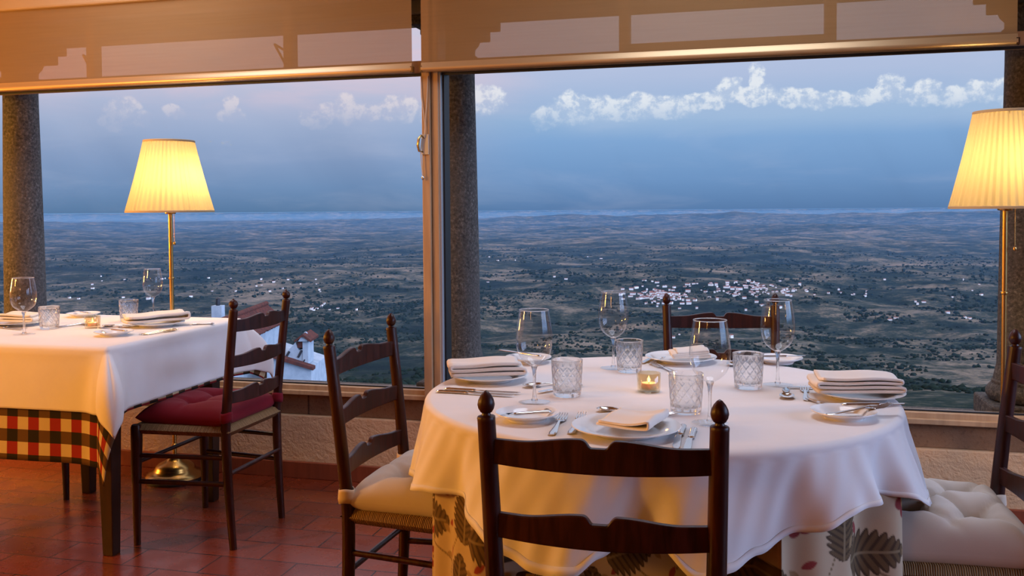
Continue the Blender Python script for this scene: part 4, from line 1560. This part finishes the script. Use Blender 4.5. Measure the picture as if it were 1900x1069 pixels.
VL, VG = 'small white house with clay roof in the village on the plain', 'white houses of the distant village'
n = 0
while n < 240:
    u_ = rng.random()
    if u_ < .42:
        px, py = rng.gauss(1225, 34), rng.gauss(552, 8)
    elif u_ < .86:
        px, py = rng.gauss(1395, 44), rng.gauss(541, 8)
    else:
        px, py = rng.uniform(1150, 1470), rng.uniform(522, 580)
    if not (1140 < px < 1500 and 518 < py < 590): continue
    if place_house(px, py, VL, VG, rng.uniform(.6, .95)): n += 1
for (x0, x1, y0, y1, cnt, lab, grp) in (
        (1490, 1640, 540, 556, 12, 'white farmhouse just right of the distant village', 'farmhouses right of the village'),
        (1640, 1845, 520, 600, 14, 'lone white farmhouse on the plain below the right lamp', 'farmhouses at far right'),
        (380, 640, 518, 545, 16, 'white farmhouse among woods beyond the left table lamp', 'farmhouses beyond the left table'),
        (100, 370, 515, 560, 12, 'white farmhouse on the plain behind the left table glasses', 'farmhouses at far left'),
        (570, 660, 568, 580, 12, 'pale house of the hamlet beyond the red-cushioned chair', 'hamlet beyond the left chair'),
        (1150, 1440, 590, 640, 6, 'lone white house in the woods nearer than the village', 'houses below the village'),
        (900, 1150, 470, 560, 8, 'lone white farmhouse left of the distant village', 'farmhouses left of the village')):
    for k in range(cnt):
        place_house(rng.uniform(x0, x1), rng.uniform(y0, y1), lab, grp, rng.uniform(.55, .85), 'farmhouse')

# houses just below the terrace ------------------------------------------
_r = np.array((math.cos(.252), math.sin(.252))); _f = np.array((-math.sin(.252), math.cos(.252)))


def loc2(xc, d): return tuple(_r * xc + _f * d)


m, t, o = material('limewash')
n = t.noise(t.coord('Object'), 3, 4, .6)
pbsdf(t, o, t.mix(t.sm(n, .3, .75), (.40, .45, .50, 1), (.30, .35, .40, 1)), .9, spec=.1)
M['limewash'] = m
m, t, o = material('clay_tiles')
n = t.noise(t.coord('Object'), 5, 3, .6); n2 = t.noise(t.coord('Object'), 1.1, 2)
pbsdf(t, o, t.mix(t.sm(n, .35, .65), (.13, .042, .032, 1), (.075, .034, .030, 1)), .9, spec=.1)
M['clay_tiles'] = m


def tiled_slope(L, run, rise, pitch=.24, amp=.055):
    """barrel tiles running down the slope; x along the eave, y from eave to ridge"""
    nx = int(L / pitch) * 8; ny = 14
    vs = []; fs = []
    for j in range(ny + 1):
        v = j / ny
        lap = .03 * (1 - ((v * 7) % 1))
        for i in range(nx + 1):
            x = L * i / nx
            c = math.cos(2 * PI * x / pitch)
            vs.append((x, run * v - .12 * (j == 0) * (c > 0), rise * v + amp * (abs(c) ** .7 * (1 if c > 0 else -.6)) + lap))
    for j in range(ny):
        for i in range(nx):
            a = j * (nx + 1) + i; fs.append((a, a + 1, a + nx + 2, a + nx + 1))
    b = MB(); b.add(vs, fs)
    return b


hx, hd = loc2(-10.38, 24.0)
hs = empty('white_house', (hx, hd, -26), .252 + PI / 2, 'whitewashed house with clay tile roof seen just outside, behind the left chair', 'house', 'whitewashed houses below the terrace')
b = MB().box(0, 17.8, .16, 1.62, 0, 26 - 3.82); b.build('wall', M['limewash'], hs, smooth=False)
b = MB(); b.add([(17.8, .16, 22.18), (17.8, 1.62, 22.18), (17.8, .86, 22.95), (17.7, .16, 22.18), (17.7, 1.62, 22.18), (17.7, .86, 22.95)], [(0, 1, 2), (3, 5, 4), (0, 2, 5, 3), (1, 4, 5, 2)]); b.build('gable', M['limewash'], hs, smooth=False)
s1 = tiled_slope(18, .86, .80).build('roof', M['clay_tiles'], hs, angle=70, solid=.03); s1.location = (0, 0, 22.22)
s2 = tiled_slope(18, .86, .80).build('roof', M['clay_tiles'], hs, angle=70, solid=.03); s2.location = (18, 1.72, 22.22); s2.rotation_euler = (0, 0, PI)
b = MB().tube([(-.1, .86, 23.07), (18.1, .86, 23.07)], .11, 10); b.build('ridge_tiles', M['clay_tiles'], hs)
b = MB().box(11.9, 12.3, .95, 1.35, 22.5, 23.60); b.build('chimney', M['limewash'], hs, smooth=False)
b = MB().lathe([(.07, 23.75), (.09, 23.8), (.07, 24.0), (.1, 24.02), (0, 24.08)], 10, (12.1, 1.15, -.15)); b.build('chimney_pot', M['dark_opening'], hs)

# chimney house
D2 = 36.0
def c2(px, py, d=D2): return ((px - 950) / 1715 * d, 1.27 - (py - (391 - .0068 * (px - 950))) / 1715 * d)
hx, hd = loc2(-.30, D2)
ch = empty('chimney_house', (hx, hd, -26), .252, 'small white house with an ornate gabled chimney, seen between two chair backs', 'house', 'whitewashed houses below the terrace')
zz = lambda py, px=560: 26 + c2(px, py)[1]
xx = lambda px: c2(px, 600)[0]
b = MB(); x0, x1 = xx(505), xx(588)
vs = [(x0, 0, 0), (x1, 0, 0), (x1, 0, zz(686)), (x0, 0, zz(658)), (x0, 3, 0), (x1, 3, 0), (x1, 3, zz(686)), (x0, 3, zz(658))]
b.add(vs, [(0, 1, 2, 3), (4, 7, 6, 5), (0, 4, 5, 1), (1, 5, 6, 2), (2, 6, 7, 3), (3, 7, 4, 0)]); b.build('wall', M['limewash'], ch, smooth=False)
b = MB()
vs = [(x0 - .1, -.22, zz(660)), (x1 + .12, -.22, zz(689)), (x1 + .12, -.22, zz(683)), (x0 - .1, -.22, zz(653))]
b.add(vs + [(x, .24, z) for (x, y, z) in vs], [(0, 1, 2, 3), (4, 7, 6, 5), (0, 4, 5, 1), (1, 5, 6, 2), (2, 6, 7, 3), (3, 7, 4, 0)]); b.build('roof', M['clay_tiles'], ch, smooth=False)
ck = MB()
# lower sloping body of the chimney
vs = [(xx(533), .3, zz(668)), (xx(579), .3, zz(682)), (xx(579), .3, zz(650)), (xx(562), .3, zz(655)), (xx(556), .3, zz(640)), (xx(535), .3, zz(664))]
n = len(vs)
ck.add(vs + [(x, 1.3, z) for (x, y, z) in vs], [tuple(range(n)), tuple(range(n, 2 * n))[::-1]] + [(k, (k + 1) % n, n + (k + 1) % n, n + k) for k in range(n)])
ck.box(xx(570), xx(580), .25, 1.3, zz(680), zz(636))
chm = ck.build('chimney', M['limewash'], ch, smooth=False)
b = MB(); b.box(xx(560), xx(579), .28, 1.28, zz(650), zz(635)); b.build('brick_shaft', M['clay_tiles'], chm, smooth=False)
b = MB()
vs = [(xx(563), .1, zz(637)), (xx(582), .1, zz(637)), (xx(576), .1, zz(629)), (xx(569), .1, zz(629))]
b.add(vs + [(x, 1.4, z) for (x, y, z) in vs], [(0, 1, 2, 3), (4, 7, 6, 5), (0, 4, 5, 1), (1, 5, 6, 2), (2, 6, 7, 3), (3, 7, 4, 0)])
b.lathe([(0, zz(630)), (.05, zz(629)), (.08, zz(626)), (.075, zz(624)), (.04, zz(622)), (0, zz(621.5))], 12, (xx(572.5), .6, 0))
b.build('cap', M['limewash'], chm, smooth=False)
b = MB()
for s_ in (-1, 1):
    xa, xb = xx(572.5), xx(572.5 + s_ * 15)
    za, zb = zz(627), zz(638)
    b.add([(xa, 0, za), (xb, 0, zb), (xb, 0, zb + .09), (xa, 0, za + .09), (xa, 1.5, za), (xb, 1.5, zb), (xb, 1.5, zb + .09), (xa, 1.5, za + .09)],
          [(0, 1, 2, 3), (4, 7, 6, 5), (0, 4, 5, 1), (1, 5, 6, 2), (2, 6, 7, 3), (3, 7, 4, 0)])
b.build('cap_tiles', M['clay_tiles'], chm, smooth=False)
b = MB()
for (pa, pb) in (((538, 668), (545, 657)), ((561, 668), (568, 655)), ((569, 680), (574, 672))):
    b.tube([(xx(pa[0]), .28, zz(pa[1])), (xx(pb[0]), .28, zz(pb[1]))], .045, 6)
b.build('smoke_slot', M['dark_opening'], chm)

# haze filling the valley -------------------------------------------------
m, t, o = material('valley_haze')
sc_ = t.new('ShaderNodeVolumeScatter'); sc_.inputs['Color'].default_value = (.073, .178, .330, 1)
sc_.inputs['Density'].default_value = 6.8e-5; sc_.inputs['Anisotropy'].default_value = 0
t.l.new(sc_.outputs[0], o.inputs['Volume'])
try: m.cycles.homogeneous_volume = True
except Exception: pass
M['haze'] = m
b = MB().box(-48000, 48000, 60, 48000, -700, -34)
tag(b.build('valley_haze', M['haze'], smooth=False), 'blue evening haze lying over the valley plain', 'haze', kind='stuff')

# ------------------------------------------------------------------ sky
w = bpy.data.worlds.new('dusk'); S.world = w; w.use_nodes = True
w.node_tree.nodes.clear()
t = NT(w.node_tree)
out = t.new('ShaderNodeOutputWorld')
d = t.coord('Generated')
x, y, z = t.xyz(d)
el = t.m('ARCSINE', z)
az = t.m('ARCTAN2', x, y)


def ramp_el(stops): return t.ramp(t.lr(el, 0, .25), [(a / .25, lin(*c)) for a, c in stops])


right = ramp_el([(0, (90, 126, 172)), (.032, (112, 150, 197)), (.073, (130, 168, 213)), (.095, (146, 179, 217)), (.14, (178, 193, 224)), (.17, (184, 196, 226)), (.25, (196, 204, 230))])
left = ramp_el([(0, (90, 124, 164)), (.025, (114, 145, 186)), (.054, (137, 160, 198)), (.083, (158, 175, 208)), (.112, (177, 187, 215)), (.14, (200, 198, 219)), (.17, (208, 203, 221)), (.25, (205, 205, 225))])
fl = t.sm(az, -.42, -.20)
sky = t.mix(fl, left, right)
# soft streaks and rain veils
cv = t.vec(t.m('MULTIPLY', az, 6), t.m('MULTIPLY', el, 26), 0)
st = t.noise(cv, 1.0, 5, .55, .4)
sky = t.mix(t.sm(st, .45, .80, 0, .16), sky, lin(205, 208, 228))
vl = t.noise(t.vec(t.m('ADD', t.m('MULTIPLY', az, 9), t.m('MULTIPLY', el, 5)), t.m('MULTIPLY', el, 2.5), 3), 1.0, 3, .5)
sky = t.mix(t.m('MULTIPLY', t.sm(vl, .45, .75), t.sm(el, .13, .02, 0, .28)), sky, lin(92, 120, 160))
pink = t.m('MULTIPLY', t.sm(st, .35, .62), t.m('MULTIPLY', t.sm(el, .09, .145), t.sm(az, -.18, -.40)))
sky = t.mix(t.m('MULTIPLY', pink, .8), sky, lin(222, 198, 212))
# cumulus heads: soft lobes given by bearing and elevation, broken up by noise
LOBES = [(232, 212, 30, 26), (212, 228, 26, 16), (262, 222, 24, 16), (330, 210, 20, 12), (431, 196, 13, 17), (434, 216, 24, 13), (585, 226, 26, 16), (612, 212, 24, 20), (640, 205, 26, 26), (682, 212, 24, 18), (728, 205, 24, 22), (757, 205, 22, 22), (815, 215, 40, 24),
         (905, 188, 34, 26), (1015, 224, 30, 20), (1060, 206, 38, 28), (1125, 206, 44, 22), (1180, 203, 46, 24), (1250, 200, 50, 22), (1310, 190, 40, 16), (1350, 172, 26, 20), (1366, 160, 12, 12), (1404, 150, 15, 27), (1412, 178, 44, 20), (1470, 184, 44, 16), (1540, 188, 60, 15), (1600, 184, 40, 13),
         (1652, 168, 28, 25), (1690, 184, 40, 16), (1722, 172, 24, 20), (1770, 184, 40, 16), (1822, 172, 34, 20), (1880, 168, 40, 24)]
cv2 = t.vec(az, el, 0)
pf1 = t.noise(cv2, 60, 4, .6, .2); pf2 = t.noise(cv2, 150, 3, .65)
wx = t.noise(t.vec(az, el, 5), 45, 2, .5); wy = t.noise(t.vec(az, el, 9), 45, 2, .5)
az2 = t.m('ADD', az, t.m('MULTIPLY', t.m('SUBTRACT', wx, .5), .018)); el2 = t.m('ADD', el, t.m('MULTIPLY', t.m('SUBTRACT', wy, .5), .014))
fld = None
for (px, py, rx, ry) in LOBES:
    a_ = -.252 + math.atan((px - 950) / 1715)
    e_ = math.atan((391 - .0068 * (px - 950) - py) / 1715 * math.cos(a_ + .252))
    k_ = math.cos(a_ + .252)
    dx = t.m('MULTIPLY', t.m('SUBTRACT', az2, a_), 1715 / rx / 1.15 / k_ ** 2); dy = t.m('MULTIPLY', t.m('SUBTRACT', el2, e_), 1715 / ry / 1.15 / k_)
    f_ = t.m('SUBTRACT', 1, t.m('ADD', t.m('MULTIPLY', dx, dx), t.m('MULTIPLY', dy, dy)))
    fld = f_ if fld is None else t.m('SMOOTH_MAX', fld, f_, .25)
fld = t.m('ADD', fld, t.m('ADD', t.m('MULTIPLY', t.m('SUBTRACT', pf1, .5), 1.2), t.m('MULTIPLY', t.m('SUBTRACT', pf2, .5), .45)))
edge = t.sm(fld, -.10, .50)
low = t.sm(t.m('ADD', el, t.m('MULTIPLY', t.m('SUBTRACT', pf1, .5), .02)), .086, .124)
lump = t.sm(t.m('ADD', pf1, t.m('MULTIPLY', t.m('SUBTRACT', pf2, .5), .6)), .36, .62)
alpha = t.m('MULTIPLY', edge, t.m('MULTIPLY', t.m('ADD', .12, t.m('MULTIPLY', low, .74)), t.m('ADD', .55, t.m('MULTIPLY', lump, .45))))
alpha = t.m('MULTIPLY', alpha, t.m('ADD', .72, t.m('MULTIPLY', fl, .28)))
ccol = t.mix(lump, t.mix(fl, lin(200, 196, 214), lin(196, 210, 231)), t.mix(fl, lin(234, 222, 224), lin(236, 240, 245)))
# thin veil under the long bank on the right
bank = t.m('MULTIPLY', t.m('MULTIPLY', t.sm(el, .070, .098), t.sm(el, .128, .100)), t.sm(az, -.235, -.16))
sky = t.mix(t.m('MULTIPLY', bank, t.m('ADD', .10, t.m('MULTIPLY', st, .35))), sky, lin(190, 207, 232))
sky = t.mix(alpha, sky, ccol)
# the sky overhead and to the west (right, behind) is brighter
west = t.m('MULTIPLY', t.m('MULTIPLY', t.sm(az, .7, 1.4), t.sm(az, 3.0, 2.4)), t.m('MULTIPLY', t.sm(el, -.02, .1), t.sm(el, .55, .35)))
over = t.m('ADD', 1, t.m('ADD', t.m('MULTIPLY', t.sm(el, .30, .8), .9), t.m('MULTIPLY', west, 9.5)))
skyc = t.vm('SCALE', sky, scale=over)
skyc = t.mix(west, skyc, t.vm('MULTIPLY', skyc, (.84, .96, 1.15)))
below = t.sm(el, -.05, -.03)
fin = t.mix(below, (.030, .042, .055, 1), skyc)
bg = t.new('ShaderNodeBackground'); t.put(bg.inputs[0], fin); bg.inputs[1].default_value = 1.0
t.l.new(bg.outputs[0], out.inputs[0])


# ------------------------------------------------------------------ lamps of the room and added fill
def lamp(name, kind, loc, energy, color, size=.2, rot=(0, 0, 0), size_y=None, spread=None):
    li = bpy.data.lights.new(name, kind); li.energy = energy; li.color = color
    if kind == 'POINT': li.shadow_soft_size = size
    if kind == 'AREA':
        li.size = size
        if size_y: li.shape = 'RECTANGLE'; li.size_y = size_y
        else: li.shape = 'DISK'
        if spread: li.spread = spread
    o = bpy.data.objects.new(name, li); COL.objects.link(o); o.location = loc; o.rotation_euler = rot
    return o


lamp('wall_lamp', 'POINT', (-4.7, .5, 1.75), 340, (1, .46, .075), .18)
lamp('wall_lamp', 'POINT', (-5.3, 3.3, 1.1), 150, (1, .47, .08), .15)
lamp('back_lamp', 'POINT', (-1.4, -2.2, 2.1), 40, (1, .49, .10), .2)
lamp('ceiling_fill', 'AREA', (-.1, 2.9, 2.72), 23, (.80, .85, 1.0), 1.2)  # unseen cool fill, added to brighten the round tabletop from above
lamp('ceiling_fill', 'AREA', (-2.7, 3.2, 2.72), 18, (.80, .85, 1.0), 1.0)  # same added fill over the left table, no fixture there

# ------------------------------------------------------------------ camera
cam = bpy.data.cameras.new('camera'); co_ = bpy.data.objects.new('camera', cam); COL.objects.link(co_)
psi, thp, ro = .252, .0322, -.0068
fv = Vector((-math.sin(psi) * math.cos(thp), math.cos(psi) * math.cos(thp), -math.sin(thp)))
rv = Vector((math.cos(psi), math.sin(psi), 0)); uv_ = rv.cross(fv)
r2 = rv * math.cos(ro) + uv_ * math.sin(ro); u2 = uv_ * math.cos(ro) - rv * math.sin(ro)
mat = Matrix(((r2.x, u2.x, -fv.x, 0), (r2.y, u2.y, -fv.y, 0), (r2.z, u2.z, -fv.z, 1.27), (0, 0, 0, 1)))
co_.matrix_world = mat
cam.sensor_width = 36; cam.lens = 1715 / 1900 * 36
cam.shift_y = -(534.5 - 444.5) / 1900
cam.clip_start = .05; cam.clip_end = 200000
S.camera = co_

S.view_settings.view_transform = 'Standard'
S.view_settings.look = 'None'
S.view_settings.exposure = 0
S.view_settings.gamma = 1
S.view_settings.use_curve_mapping = False
S.cycles.use_denoising = True
try: S.cycles.denoiser = 'OPENIMAGEDENOISE'
except Exception: pass
S.cycles.max_bounces = 12
S.cycles.diffuse_bounces = 3
S.cycles.glossy_bounces = 4
S.cycles.transmission_bounces = 10
S.cycles.transparent_max_bounces = 24
S.cycles.volume_bounces = 0
S.cycles.sample_clamp_indirect = 4
S.cycles.caustics_reflective = False
S.cycles.caustics_refractive = True
